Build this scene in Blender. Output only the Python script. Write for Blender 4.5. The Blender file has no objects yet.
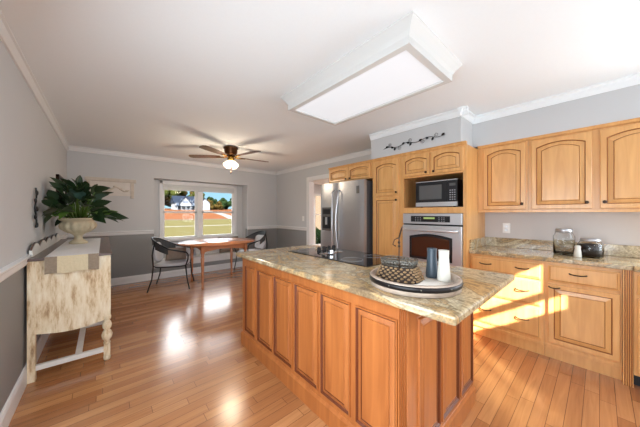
import bpy, bmesh, math, random
from mathutils import Vector, Matrix
random.seed(7)
SC = bpy.context.scene
COL = SC.collection
PI = math.pi

# ------------------------------------------------------------------ camera
cd = bpy.data.cameras.new('camera'); cam = bpy.data.objects.new('camera', cd); COL.objects.link(cam)
cam.location = (0, 0, 1.30); cam.rotation_euler = (PI/2, 0, -0.7215)
cd.sensor_width = 36; cd.lens = 36*246/640; cd.clip_start = 0.05; cd.clip_end = 600
SC.camera = cam

# ------------------------------------------------------------------ light and exposure
SC.view_settings.view_transform = 'Standard'; SC.view_settings.look = 'None'
SC.view_settings.gamma = 1; SC.view_settings.exposure = 0.80
SC.view_settings.use_curve_mapping = False
w = bpy.data.worlds.new('sky'); SC.world = w; w.use_nodes = True
nt = w.node_tree; nt.nodes.clear()
out = nt.nodes.new('ShaderNodeOutputWorld'); bg = nt.nodes.new('ShaderNodeBackground')
# hazy daylight sky: clear blue low down, bright thin cloud higher up
tcw = nt.nodes.new('ShaderNodeTexCoord'); sep = nt.nodes.new('ShaderNodeSeparateXYZ'); nt.links.new(tcw.outputs['Generated'], sep.inputs[0])
skr = nt.nodes.new('ShaderNodeValToRGB'); e = skr.color_ramp.elements
e[0].position = 0; e[0].color = (.42, .72, .86, 1); e[1].position = .5; e[1].color = (1, 1, 1, 1)
q = e.new(.10); q.color = (.36, .68, .9, 1); q = e.new(.16); q.color = (.5, .75, .95, 1); q = e.new(.24); q.color = (.95, .98, 1, 1)
nt.links.new(sep.outputs['Z'], skr.inputs[0]); nt.links.new(skr.outputs[0], bg.inputs[0])
mr = nt.nodes.new('ShaderNodeMapRange'); mr.inputs[1].default_value = .14; mr.inputs[2].default_value = .3; mr.inputs[3].default_value = .68; mr.inputs[4].default_value = 7.0
nt.links.new(sep.outputs['Z'], mr.inputs[0]); nt.links.new(mr.outputs[0], bg.inputs[1])
nt.links.new(bg.outputs[0], out.inputs[0])
sd = bpy.data.lights.new('sun', 'SUN'); sun = bpy.data.objects.new('sun', sd); COL.objects.link(sun)
sd.energy = 19.0; sd.angle = math.radians(0.6); sd.color = (1, .95, .88)
sun.rotation_euler = Vector((.8, 1, -.65)).to_track_quat('-Z', 'Y').to_euler()
SC.cycles.use_denoising = True
SC.cycles.max_bounces = 10; SC.cycles.diffuse_bounces = 6
SC.cycles.sample_clamp_indirect = 6
FIX_E = 0.70      # ceiling fixture diffuser emission

def area(name, loc, rot, sx, sy, e, col=(1, 1, 1)):
    l = bpy.data.lights.new(name, 'AREA'); l.shape = 'RECTANGLE'; l.size = sx; l.size_y = sy; l.energy = e; l.color = col
    o = bpy.data.objects.new(name, l); COL.objects.link(o); o.location = loc; o.rotation_euler = rot; return o
# unseen fill lamps added on the camera's side to brighten the room
area('fill_rear', (1.3, -1.50, 1.15), (PI/2, 0, 0), 3.2, 1.5, 10, (.80, .91, 1))
area('fill_sink', (3.15, -.95, 1.45), (PI/2-.1, 0, PI/2-.45), 1.1, 1.1, 31, (.80, .91, 1))
port = area('window_portal', (1.7, 6.05, 1.37), (-PI/2, 0, 0), 1.6, 1.2, 1); port.data.cycles.is_portal = True
area('fill_side', (-.43, 1.0, 1.1), (PI/2-.35, 0, -PI/2+.35), 2.4, 1.3, 64, (.80, .91, 1))  # added fill from the left, no window in this wall
area('hall_fill', (5.4, 5.2, 2.38), (0, 0, 0), .8, .8, 30, (1, .96, .9))  # unseen lamp added to lift the dark room past the doorway
# ------------------------------------------------------------------ materials
def mat(name):
    m = bpy.data.materials.new(name); m.use_nodes = True
    n = m.node_tree; b = n.nodes['Principled BSDF']
    return m, n, b
def c3(c): return (c[0], c[1], c[2], 1)
def srgb(r, g, b):
    f = lambda v: (v/255/12.92) if v/255 <= .04045 else ((v/255+.055)/1.055)**2.4
    return (f(r), f(g), f(b))
def plain(name, col, rough=.5, metal=0, spec=.5, noise=0, nscale=20, bump=0, trans=0, emit=0, ior=1.45, coat=0):
    m, n, b = mat(name)
    b.inputs['Base Color'].default_value = c3(col); b.inputs['Roughness'].default_value = rough
    b.inputs['Metallic'].default_value = metal; b.inputs['Specular IOR Level'].default_value = spec
    b.inputs['Transmission Weight'].default_value = trans; b.inputs['IOR'].default_value = ior
    b.inputs['Coat Weight'].default_value = coat
    if emit:
        b.inputs['Emission Color'].default_value = c3(col); b.inputs['Emission Strength'].default_value = emit
    tc = n.nodes.new('ShaderNodeTexCoord'); nz = n.nodes.new('ShaderNodeTexNoise')
    nz.inputs['Scale'].default_value = nscale; nz.inputs['Detail'].default_value = 4
    n.links.new(tc.outputs['Object'], nz.inputs['Vector'])
    if noise:
        mx = n.nodes.new('ShaderNodeMix'); mx.data_type = 'RGBA'
        mx.inputs[6].default_value = c3([v*(1-noise) for v in col]); mx.inputs[7].default_value = c3([min(1, v*(1+noise)) for v in col])
        n.links.new(nz.outputs['Fac'], mx.inputs[0]); n.links.new(mx.outputs[2], b.inputs['Base Color'])
    if bump:
        bp = n.nodes.new('ShaderNodeBump'); bp.inputs['Strength'].default_value = bump; bp.inputs['Distance'].default_value = .004
        n.links.new(nz.outputs['Fac'], bp.inputs['Height']); n.links.new(bp.outputs[0], b.inputs['Normal'])
    return m
def ramp(n, stops):
    r = n.nodes.new('ShaderNodeValToRGB'); e = r.color_ramp.elements
    e[0].position, e[0].color = stops[0][0], c3(stops[0][1]); e[1].position, e[1].color = stops[-1][0], c3(stops[-1][1])
    for p, c in stops[1:-1]:
        q = e.new(p); q.color = c3(c)
    return r
def wood(name, lo, hi, stretch=(14, 14, 1.2), rough=.35, coat=.25):
    m, n, b = mat(name)
    tc = n.nodes.new('ShaderNodeTexCoord'); mp = n.nodes.new('ShaderNodeMapping'); mp.inputs['Scale'].default_value = stretch
    nz = n.nodes.new('ShaderNodeTexNoise'); nz.inputs['Scale'].default_value = 1.6; nz.inputs['Detail'].default_value = 6; nz.inputs['Distortion'].default_value = .8
    n.links.new(tc.outputs['Object'], mp.inputs[0]); n.links.new(mp.outputs[0], nz.inputs['Vector'])
    r = ramp(n, [(.3, lo), (.72, hi)]); n.links.new(nz.outputs['Fac'], r.inputs[0]); n.links.new(r.outputs[0], b.inputs['Base Color'])
    b.inputs['Roughness'].default_value = rough; b.inputs['Coat Weight'].default_value = coat; b.inputs['Coat Roughness'].default_value = .2
    return m
def floor_mat():
    m, n, b = mat('oak_strip_floor')
    tc = n.nodes.new('ShaderNodeTexCoord')
    br = n.nodes.new('ShaderNodeTexBrick'); br.inputs['Scale'].default_value = 1
    br.inputs['Brick Width'].default_value = .75; br.inputs['Row Height'].default_value = .074
    br.inputs['Mortar Size'].default_value = .0016; br.inputs['Mortar Smooth'].default_value = .2
    br.inputs['Color1'].default_value = (0, 0, 0, 1); br.inputs['Color2'].default_value = (1, 1, 1, 1); br.inputs['Mortar'].default_value = (.5, .5, .5, 1)
    br.offset = 0; br.offset_frequency = 2; br.squash = 1
    sx = n.nodes.new('ShaderNodeSeparateXYZ'); n.links.new(tc.outputs['Object'], sx.inputs[0])
    dv = n.nodes.new('ShaderNodeMath'); dv.operation = 'DIVIDE'; dv.inputs[1].default_value = .074; n.links.new(sx.outputs['Y'], dv.inputs[0])
    fl = n.nodes.new('ShaderNodeMath'); fl.operation = 'FLOOR'; n.links.new(dv.outputs[0], fl.inputs[0])
    wn_ = n.nodes.new('ShaderNodeTexWhiteNoise'); wn_.noise_dimensions = '1D'; n.links.new(fl.outputs[0], wn_.inputs['W'])
    ma = n.nodes.new('ShaderNodeMath'); ma.operation = 'MULTIPLY_ADD'; ma.inputs[1].default_value = 7.0; n.links.new(wn_.outputs['Value'], ma.inputs[0]); n.links.new(sx.outputs['X'], ma.inputs[2])
    cb = n.nodes.new('ShaderNodeCombineXYZ'); n.links.new(ma.outputs[0], cb.inputs[0]); n.links.new(sx.outputs['Y'], cb.inputs[1])
    n.links.new(cb.outputs[0], br.inputs['Vector'])
    mp = n.nodes.new('ShaderNodeMapping'); mp.inputs['Scale'].default_value = (1.5, 26, 1); n.links.new(tc.outputs['Object'], mp.inputs[0])
    nz = n.nodes.new('ShaderNodeTexNoise'); nz.inputs['Scale'].default_value = 1.5; nz.inputs['Detail'].default_value = 7; nz.inputs['Distortion'].default_value = 1.0
    n.links.new(mp.outputs[0], nz.inputs['Vector'])
    r1 = ramp(n, [(0, srgb(158, 104, 65)), (.5, srgb(176, 121, 77)), (1, srgb(192, 138, 92))]); n.links.new(br.outputs['Color'], r1.inputs[0])
    r2 = ramp(n, [(.3, (.8, .76, .72)), (.7, (1.05, 1.03, 1))]); n.links.new(nz.outputs['Fac'], r2.inputs[0])
    mx = n.nodes.new('ShaderNodeMix'); mx.data_type = 'RGBA'; mx.blend_type = 'MULTIPLY'; mx.inputs[0].default_value = 1
    n.links.new(r1.outputs[0], mx.inputs[6]); n.links.new(r2.outputs[0], mx.inputs[7])
    mo = n.nodes.new('ShaderNodeMix'); mo.data_type = 'RGBA'; mo.inputs[7].default_value = c3(srgb(100, 62, 38))
    n.links.new(br.outputs['Fac'], mo.inputs[0]); n.links.new(mx.outputs[2], mo.inputs[6]); n.links.new(mo.outputs[2], b.inputs['Base Color'])
    b.inputs['Roughness'].default_value = .22; b.inputs['Specular IOR Level'].default_value = .6
    b.inputs['Coat Weight'].default_value = .35; b.inputs['Coat Roughness'].default_value = .18
    bp = n.nodes.new('ShaderNodeBump'); bp.inputs['Strength'].default_value = .25; bp.inputs['Distance'].default_value = .002; bp.invert = True
    n.links.new(br.outputs['Fac'], bp.inputs['Height']); n.links.new(bp.outputs[0], b.inputs['Normal'])
    return m
def granite_mat():
    m, n, b = mat('veined_granite')
    tc = n.nodes.new('ShaderNodeTexCoord'); mp = n.nodes.new('ShaderNodeMapping'); mp.inputs['Scale'].default_value = (2.2, 1.2, 2.0); mp.inputs['Rotation'].default_value = (0, 0, .5)
    n.links.new(tc.outputs['Object'], mp.inputs[0])
    n1 = n.nodes.new('ShaderNodeTexNoise'); n1.inputs['Scale'].default_value = 1.7; n1.inputs['Detail'].default_value = 8; n1.inputs['Distortion'].default_value = 2.6; n1.inputs['Roughness'].default_value = .62
    n.links.new(mp.outputs[0], n1.inputs['Vector'])
    r = ramp(n, [(.26, srgb(110, 92, 74)), (.36, srgb(160, 136, 104)), (.43, srgb(206, 172, 122)), (.49, srgb(150, 134, 108)), (.55, srgb(216, 200, 166)), (.62, srgb(174, 158, 130)), (.72, srgb(220, 210, 186)), (.8, srgb(140, 126, 108))])
    n.links.new(n1.outputs['Fac'], r.inputs[0])
    n2 = n.nodes.new('ShaderNodeTexNoise'); n2.inputs['Scale'].default_value = 90; n2.inputs['Detail'].default_value = 3
    n.links.new(tc.outputs['Object'], n2.inputs['Vector'])
    r2 = ramp(n, [(.35, (.6, .57, .53)), (.62, (.95, .94, .92))]); n.links.new(n2.outputs['Fac'], r2.inputs[0])
    mx = n.nodes.new('ShaderNodeMix'); mx.data_type = 'RGBA'; mx.blend_type = 'MULTIPLY'; mx.inputs[0].default_value = .9
    n.links.new(r.outputs[0], mx.inputs[6]); n.links.new(r2.outputs[0], mx.inputs[7]); n.links.new(mx.outputs[2], b.inputs['Base Color'])
    b.inputs['Roughness'].default_value = .12; b.inputs['Specular IOR Level'].default_value = .6
    return m
def distressed():
    m, n, b = mat('distressed_cream_paint')
    tc = n.nodes.new('ShaderNodeTexCoord'); mp = n.nodes.new('ShaderNodeMapping'); mp.inputs['Scale'].default_value = (12, 12, 2.2)
    n.links.new(tc.outputs['Object'], mp.inputs[0])
    n1 = n.nodes.new('ShaderNodeTexNoise'); n1.inputs['Scale'].default_value = 1.6; n1.inputs['Detail'].default_value = 9; n1.inputs['Roughness'].default_value = .7
    n.links.new(mp.outputs[0], n1.inputs['Vector'])
    r = ramp(n, [(.32, srgb(120, 88, 60)), (.41, srgb(184, 152, 114)), (.5, srgb(216, 196, 162)), (.66, srgb(232, 220, 198))])
    n.links.new(n1.outputs['Fac'], r.inputs[0]); n.links.new(r.outputs[0], b.inputs['Base Color']); b.inputs['Roughness'].default_value = .6
    return m
M = {}
M['wall'] = plain('light_grey_paint', srgb(198, 199, 200), .7, noise=.02, nscale=2)
M['wall_low'] = plain('mid_grey_paint', srgb(140, 141, 141), .6, noise=.02, nscale=2)
M['splash_wall'] = plain('warm_grey_paint', srgb(200, 194, 190), .6, noise=.02, nscale=2)
M['ceil'] = plain('ceiling_white', srgb(236, 240, 242), .85, noise=.015, nscale=60, bump=.1)
M['trim'] = plain('white_trim', srgb(226, 226, 226), .4)
M['floor'] = floor_mat()
M['granite'] = granite_mat()
M['maple'] = wood('honey_maple', srgb(206, 150, 88), srgb(226, 172, 108))
M['glaze'] = plain('brown_glaze', srgb(140, 84, 40), .4)
M['maple_in'] = wood('maple_interior', srgb(176, 124, 72), srgb(198, 146, 90), rough=.5, coat=0)
M['isl'] = wood('shaded_maple', srgb(158, 90, 44), srgb(184, 112, 58))  # cabinet maple with the island's shade put into a darker colour
M['isl_glaze'] = plain('shaded_glaze', srgb(98, 46, 20), .4)  # cabinet glaze darkened the same way for the shaded island
M['steel'] = plain('brushed_steel', srgb(184, 184, 187), .36, metal=.8, noise=.05, nscale=4)
M['steel_l'] = plain('bright_steel', srgb(206, 206, 208), .3, metal=.6)
M['steel_side'] = plain('grey_steel_side', srgb(92, 92, 96), .4, metal=.4)
M['black'] = plain('black_plastic', (.012, .012, .014), .3)
M['blackglass'] = plain('black_glass', (.008, .008, .01), .04, spec=.7)
M['ovenglass'] = plain('brown_oven_glass', srgb(70, 42, 30), .08, spec=.8)
M['display'] = plain('green_display', srgb(130, 150, 90), .3, emit=.6)
M['legend'] = plain('grey_legend', srgb(150, 150, 155), .4)
M['mwglass'] = plain('microwave_glass', srgb(92, 92, 92), .15)
M['chrome'] = plain('chrome', (.8, .8, .82), .08, metal=1)
M['bronze'] = plain('dark_bronze', srgb(60, 44, 34), .35, metal=.7)
M['bronze2'] = plain('antique_bronze', srgb(96, 62, 36), .3, metal=.8)
M['brass'] = plain('brass', srgb(170, 130, 60), .25, metal=1)
M['blade'] = wood('walnut_blade', srgb(70, 38, 26), srgb(100, 56, 38), (8, 8, 8))
M['diff'] = plain('fixture_diffuser', (.45, .46, .48), .5, emit=FIX_E)
M['shade'] = plain('lit_frosted_glass', (1, .86, .62), .5, emit=1.6)
M['iron'] = plain('dark_iron', srgb(44, 46, 48), .35, metal=.6)
M['wicker'] = plain('charcoal_mesh', srgb(62, 64, 66), .6, noise=.4, nscale=160)
M['cushion'] = plain('grey_fabric', srgb(186, 186, 190), .9, noise=.08, nscale=40, bump=.3)
M['pillow'] = plain('taupe_fabric', srgb(140, 122, 108), .9, noise=.15, nscale=30, bump=.3)
M['pillow2'] = plain('pale_blue_grey_fabric', srgb(176, 180, 190), .9, noise=.1, nscale=30)
M['cherry'] = wood('cherry_table', srgb(170, 104, 64), srgb(196, 126, 80), (3, 12, 12), rough=.25, coat=.5)
M['glass'] = plain('clear_glass', (1, 1, 1), 0, trans=1, ior=1.02, spec=.2)
gm, gn, gb_ = mat('window_glass'); gn.nodes.remove(gb_); tp = gn.nodes.new('ShaderNodeBsdfTransparent'); gl = gn.nodes.new('ShaderNodeBsdfGlossy'); gl.inputs['Roughness'].default_value = 0
fz = gn.nodes.new('ShaderNodeFresnel'); fz.inputs[0].default_value = 1.18; mx_ = gn.nodes.new('ShaderNodeMixShader')
gn.links.new(fz.outputs[0], mx_.inputs[0]); gn.links.new(tp.outputs[0], mx_.inputs[1]); gn.links.new(gl.outputs[0], mx_.inputs[2]); gn.links.new(mx_.outputs[0], gn.nodes['Material Output'].inputs[0]); M['glass'] = gm
M['jarglass'] = plain('jar_glass', (.97, .98, .98), .02, trans=1, ior=1.25)
M['coffee'] = plain('coffee_beans', srgb(38, 24, 18), .5, noise=.6, nscale=120, bump=1)
M['whitecer'] = plain('white_ceramic', srgb(204, 200, 190), .3, noise=.02)
M['blueCer'] = plain('slate_ceramic', srgb(62, 72, 80), .35, noise=.1, nscale=30)
M['band'] = plain('black_band', srgb(34, 30, 30), .4, metal=.5)
M['greywood'] = wood('weathered_wood', srgb(140, 122, 108), srgb(186, 168, 152), (6, 6, 20), rough=.6, coat=0)
M['whitewash'] = plain('whitewashed_wood', srgb(214, 208, 200), .5, noise=.12, nscale=14)
M['rattan'] = plain('brown_stones', srgb(140, 112, 80), .6, noise=.5, nscale=60, bump=1)
M['basketdark'] = plain('dark_basket_core', srgb(44, 30, 20), .8)
M['silver'] = plain('silver_filigree', srgb(120, 116, 108), .35, metal=.9)
M['distress'] = distressed()
M['darktop'] = wood('dark_walnut_top', srgb(62, 40, 32), srgb(88, 60, 48), (14, 1.5, 14), rough=.3)
M['runner'] = plain('white_linen', srgb(226, 224, 224), .9, noise=.04, nscale=60, bump=.2)
M['burlap'] = plain('burlap', srgb(200, 184, 152), .95, noise=.12, nscale=90, bump=.5)
M['stripe'] = plain('grey_brown_stitching', srgb(138, 122, 104), .95, noise=.25, nscale=60)
M['stone'] = plain('aged_stone', srgb(196, 180, 150), .8, noise=.22, nscale=18, bump=.6)
M['leaf'] = plain('dark_leaf', srgb(38, 58, 30), .38, noise=.35, nscale=9)
M['leaf2'] = plain('green_leaf', srgb(84, 116, 44), .4, noise=.25, nscale=9)
M['leaf3'] = plain('bluegreen_leaf', srgb(58, 84, 72), .4, noise=.25, nscale=9)
M['soil'] = plain('soil', srgb(50, 36, 26), .9)
M['grass'] = plain('lawn', srgb(56, 53, 34), .95, noise=.16, nscale=.35)
M['dirt'] = plain('red_dirt', srgb(64, 40, 26), .95, noise=.15, nscale=.2)
M['asphalt'] = plain('asphalt', srgb(54, 54, 56), .9)
M['concrete'] = plain('concrete', srgb(78, 78, 76), .9)
M['hwhite'] = plain('white_siding', srgb(96, 98, 102), .7)
M['hroof'] = plain('slate_roof', srgb(22, 27, 36), .8)
M['hwin'] = plain('dark_window', srgb(50, 58, 70), .2)
M['tree'] = plain('foliage', srgb(34, 38, 14), .9, noise=.5, nscale=1.1, bump=1)
M['tree2'] = plain('dark_foliage', srgb(18, 28, 14), .9, noise=.4, nscale=1.1, bump=1)
M['tree3'] = plain('autumn_foliage', srgb(44, 36, 16), .9, noise=.5, nscale=1.1, bump=1)
M['bark'] = plain('bark', srgb(86, 70, 56), .9)
M['beige'] = plain('beige_siding', srgb(84, 72, 60), .8)
M['darkgreen'] = plain('dark_green_fabric', srgb(50, 66, 56), .8)
M['artwood'] = plain('pale_carved_wood', srgb(200, 190, 178), .7, noise=.2, nscale=12, bump=.5)
M['outlet'] = plain('white_plate', srgb(238, 236, 232), .3)
M['slot'] = plain('dark_slot', srgb(90, 88, 86), .5)

for k_ in ('grass', 'dirt', 'asphalt', 'concrete', 'hwhite', 'hroof', 'tree', 'tree2', 'tree3', 'bark', 'beige'):
    M[k_].node_tree.nodes['Principled BSDF'].inputs['Specular IOR Level'].default_value = 0
M['fixframe'] = plain('fixture_enamel', srgb(212, 211, 208), .6)
# ------------------------------------------------------------------ mesh builder
class MB:
    def __init__(s): s.v = []; s.f = []; s.m = []; s.cm = 0; s.smooth = []; s.sm = False
    def mi(s, i): s.cm = i; return s
    def add(s, vs, fs, sm=None):
        o = len(s.v); s.v += [Vector(p) for p in vs]
        for f in fs: s.f.append([o+i for i in f]); s.m.append(s.cm); s.smooth.append(s.sm if sm is None else sm)
        return s
    def box(s, x0, x1, y0, y1, z0, z1):
        x0, x1 = min(x0, x1), max(x0, x1); y0, y1 = min(y0, y1), max(y0, y1); z0, z1 = min(z0, z1), max(z0, z1)
        return s.add([(x0,y0,z0),(x1,y0,z0),(x1,y1,z0),(x0,y1,z0),(x0,y0,z1),(x1,y0,z1),(x1,y1,z1),(x0,y1,z1)],
                     [(0,3,2,1),(4,5,6,7),(0,1,5,4),(1,2,6,5),(2,3,7,6),(3,0,4,7)], False)
    def loops(s, Ls, cap0=True, cap1=True, closed=True, sm=True):
        n = len(Ls[0]); vs = [p for L in Ls for p in L]; fs = []
        for k in range(len(Ls)-1):
            for i in range(n if closed else n-1):
                j = (i+1) % n; fs.append((k*n+i, k*n+j, (k+1)*n+j, (k+1)*n+i))
        s.add(vs, fs, sm)
        if cap0: s.add(Ls[0][::-1], [tuple(range(n))], False)
        if cap1: s.add(Ls[-1], [tuple(range(n))], False)
        return s
    def lathe(s, prof, c=(0,0,0), n=24, wob=None, sy=1):
        Ls = []
        for r, z in prof:
            Ls.append([(c[0]+r*(wob(i/n*2*PI, z) if wob else 1)*math.cos(i/n*2*PI), c[1]+sy*r*(wob(i/n*2*PI, z) if wob else 1)*math.sin(i/n*2*PI), c[2]+z) for i in range(n)])
        return s.loops(Ls)
    def tube(s, pts, r, n=8, closed=False):
        pts = [Vector(p) for p in pts]; Ls = []; N = len(pts); up = None
        for i, p in enumerate(pts):
            a = pts[(i-1) % N] if (closed or i > 0) else p; b = pts[(i+1) % N] if (closed or i < N-1) else p
            t = (b-a).normalized()
            if up is None: up = Vector((0,0,1)) if abs(t.z) < .9 else Vector((1,0,0))
            u = (up - t*up.dot(t)).normalized(); up = u; v = t.cross(u)
            rr = r[i] if isinstance(r, (list, tuple)) else r
            Ls.append([p + rr*(math.cos(k/n*2*PI)*u + math.sin(k/n*2*PI)*v) for k in range(n)])
        if closed: Ls.append(Ls[0])
        return s.loops(Ls, not closed, not closed)
    def cyl(s, a, b, r, n=16): return s.tube([a, b], r, n)
    def sphere(s, c, r, n=12, sc=(1,1,1)):
        prof = [(max(1e-4, r*math.sin(PI*i/n)), -r*math.cos(PI*i/n)) for i in range(n+1)]
        Ls = [[(c[0]+sc[0]*q*math.cos(k/n*PI), c[1]+sc[1]*q*math.sin(k/n*PI), c[2]+sc[2]*z) for k in range(2*n)] for q, z in prof]
        return s.loops(Ls, False, False)
    def prism(s, poly, O, U, V, N, d):
        O, U, V, N = map(Vector, (O, U, V, N)); n = len(poly)
        a = [O+U*p[0]+V*p[1] for p in poly]; b = [p+N*d for p in a]
        return s.loops([a, b], sm=False)
    def sweep_y(s, prof, y0, y1): # prof list (x,z)
        return s.loops([[(x, y0, z) for x, z in prof], [(x, y1, z) for x, z in prof]], sm=False)
    def sweep_x(s, prof, x0, x1):
        return s.loops([[(x0, y, z) for y, z in prof], [(x1, y, z) for y, z in prof]], sm=False)
    def build(s, name, mats, parent=None, local=False, bevel=0, sub=0, loc=None):
        if not isinstance(mats, (list, tuple)): mats = [mats]
        off = Vector((0,0,0))
        if parent is not None and not local:
            off = Vector(parent['_w'])
        if loc is not None: off = Vector(loc)
        me = bpy.data.meshes.new(name)
        me.from_pydata([p-off for p in s.v], [], s.f)
        for m in mats: me.materials.append(M[m] if isinstance(m, str) else m)
        for p, mi_, sm in zip(me.polygons, s.m, s.smooth): p.material_index = mi_; p.use_smooth = sm
        bm = bmesh.new(); bm.from_mesh(me); bmesh.ops.remove_doubles(bm, verts=bm.verts, dist=1e-5)
        bmesh.ops.recalc_face_normals(bm, faces=bm.faces); bm.to_mesh(me); bm.free(); me.update()
        o = bpy.data.objects.new(name, me); COL.objects.link(o)
        if parent is not None:
            o.parent = parent; o['_w'] = parent['_w'] if not local else (0,0,0)
        else: o['_w'] = tuple(off)
        if loc is not None: o.location = loc
        if bevel:
            b = o.modifiers.new('bevel', 'BEVEL'); b.width = bevel; b.segments = 2; b.limit_method = 'ANGLE'; b.angle_limit = .6
        if sub:
            b = o.modifiers.new('sub', 'SUBSURF'); b.levels = sub; b.render_levels = sub
        return o
def tag(o, label, cat, group=None, kind=None):
    if label: o['label'] = label
    if cat: o['category'] = cat
    if group: o['group'] = group
    if kind: o['kind'] = kind
    return o
def thing(name, label, cat, loc=(0,0,0), rz=0, group=None):
    o = bpy.data.objects.new(name, None); COL.objects.link(o); o.location = loc; o.rotation_euler = (0,0,rz)
    o.empty_display_size = .1; o['_w'] = tuple(loc); return tag(o, label, cat, group)
def struct(name, mb, mats, **k):
    o = mb.build(name, mats, **k); o['kind'] = 'structure'; return o
def copy_tree(o, parent=None):
    c = o.copy(); COL.objects.link(c)
    if parent: c.parent = parent
    for ch in list(o.children): copy_tree(ch, c)
    return c

# raised panel door in local frame: O lower left of door front back-plane, U right, V up, N out
FX = (Vector((0,-1,0)), Vector((0,0,1)), Vector((-1,0,0)))   # faces -X (kitchen wall)
FY = (Vector((1,0,0)), Vector((0,0,1)), Vector((0,-1,0)))    # faces -Y
def panel_door(mb, O, fr, w, h, t=.022, st=.038, arch=0, field=.03, rec=.010, lip=.007):
    U, V, N = fr; O = Vector(O); K = 12
    def loop(ins, dep, a, top_extra=0):
        pts = [(ins, ins), (w-ins, ins)]
        x0, x1 = w-ins, ins; zt = h-ins-top_extra
        for i in range(K+1):
            q = i/K; x = x0+(x1-x0)*q; z = zt - a*(2*q-1)**2 if a else zt
            pts.append((x, z))
        return [O+U*x+V*z+N*dep for x, z in pts]
    mb.mi(0); mb.loops([loop(0, 0, 0), loop(0, t-.004, 0), loop(.004, t, 0), loop(st, t, arch)], True, False, sm=False)
    mb.mi(1); mb.loops([loop(st, t, arch), loop(st+lip, t-rec, arch)], False, False, sm=False)
    mb.mi(0); mb.loops([loop(st+lip, t-rec, arch), loop(st+lip+field, t-.002, arch)], False, False, sm=False)
    mb.mi(1); mb.loops([loop(st+lip+field, t-.002, arch), loop(st+lip+field+.004, t-.005, arch)], False, False, sm=False)
    mb.mi(0); mb.loops([loop(st+lip+field+.004, t-.005, arch), loop(st+lip+field+.008, t-.001, arch)], False, True, sm=False)
    return mb
def drawer_front(mb, O, fr, w, h, t=.02):
    U, V, N = fr; O = Vector(O)
    L = lambda i, d: [O+U*a+V*b+N*d for a, b in ((i, i), (w-i, i), (w-i, h-i), (i, h-i))]
    mb.mi(0); mb.loops([L(0, 0), L(0, t-.006), L(.012, t-.001)], True, False, sm=False)
    mb.mi(1); mb.loops([L(.012, t-.001), L(.014, t-.003)], False, False, sm=False)
    mb.mi(0); mb.loops([L(.014, t-.003), L(.018, t)], False, True, sm=False)
    return mb
def knob(p, fr, parent):
    N = fr[2]; p = Vector(p); b = MB(); b.tube([p, p+N*.012, p+N*.016, p+N*.026, p+N*.03], [.006, .006, .014, .014, .006], 12)
    o = b.build('knob', 'bronze', parent); return o
def pull(p, fr, parent, L=.1):
    U, V, N = fr; p = Vector(p); b = MB()
    pts = [p+U*(q*L/2)+N*(.028*(1-abs(q)**3))-V*(.004*(1-q*q)) for q in (-1, -.93, -.7, -.35, 0, .35, .7, .93, 1)]
    b.tube(pts, [.006, .0055, .0045, .005, .0055, .005, .0045, .0055, .006], 8)
    return b.build('pull_handle', 'bronze', parent)

# ------------------------------------------------------------------ room shell
XL, XR, YF, YB, ZC = -.455, 3.54, 5.8, -1.6, 2.42
BX0, BX1, BZ0, BZ1, BY = .745, 2.694, .36, 2.0, 6.1      # window bay
RZ = .92
struct('floor', MB().box(XL-.12, 7.8, YB-.12, 7.4, -.1, 0), 'floor')
struct('ceiling', MB().box(XL-.12, 7.8, YB-.12, 7.4, ZC, ZC+.1), 'ceil')
b = MB(); b.mi(0).box(XL-.12, XL, YB-.12, YF+.12, RZ, ZC); b.mi(1).box(XL-.12, XL, YB-.12, YF+.12, 0, RZ)
struct('wall_left', b, ['wall', 'wall_low'])
b = MB(); b.mi(0)
b.box(XL, BX0, YF, YF+.12, RZ, ZC); b.box(BX1, XR, YF, YF+.12, RZ, ZC); b.box(BX0, BX1, YF, YF+.12, BZ1, ZC)
b.mi(1); b.box(XL, BX0, YF, YF+.12, 0, RZ); b.box(BX1, XR, YF, YF+.12, 0, RZ); b.box(BX0, BX1, YF, YF+.12, 0, BZ0-.03)
WX0, WX1, WZ0, WZ1 = .88, 2.53, .74, 2.0                  # window casing outer
b.mi(0)
b.box(BX0-.1, BX0, YF+.12, BY+.12, BZ0-.1, BZ1+.1); b.box(BX1, BX1+.1, YF+.12, BY+.12, BZ0-.1, BZ1+.1)
b.box(BX0, BX1, YF+.12, BY+.12, BZ1, BZ1+.1)
b.box(BX0, WX0+.05, BY, BY+.12, BZ0, BZ1); b.box(WX1-.05, BX1, BY, BY+.12, BZ0, BZ1)
b.box(WX0+.05, WX1-.05, BY, BY+.12, BZ0, WZ0+.05); b.box(WX0+.05, WX1-.05, BY, BY+.12, WZ1-.05, BZ1)
struct('wall_far', b, ['wall', 'wall_low'])
b = MB(); b.box(BX0, BX1, YF-.02, BY, BZ0-.03, BZ0); b.box(BX0, BX1, YF-.02, YF, BZ0-.14, BZ0-.03)
struct('trim_1', b, 'trim', bevel=.004)                                     # bay ledge with its white apron
DY0, DY1, DZ = 3.25, 4.40, 2.05
b = MB(); b.mi(0)
b.box(XR, XR+.12, DY1, YF+.12, RZ, ZC); b.box(XR, XR+.12, DY0, DY1, DZ, ZC); b.box(XR, XR+.12, 2.2, DY0, 0, ZC)
b.mi(1); b.box(XR, XR+.12, DY1, YF+.12, 0, RZ)
b.mi(2); b.box(XR, XR+.12, YB-.12, 2.2, 0, ZC)
struct('wall_right', b, ['wall', 'wall_low', 'splash_wall'])
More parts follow.
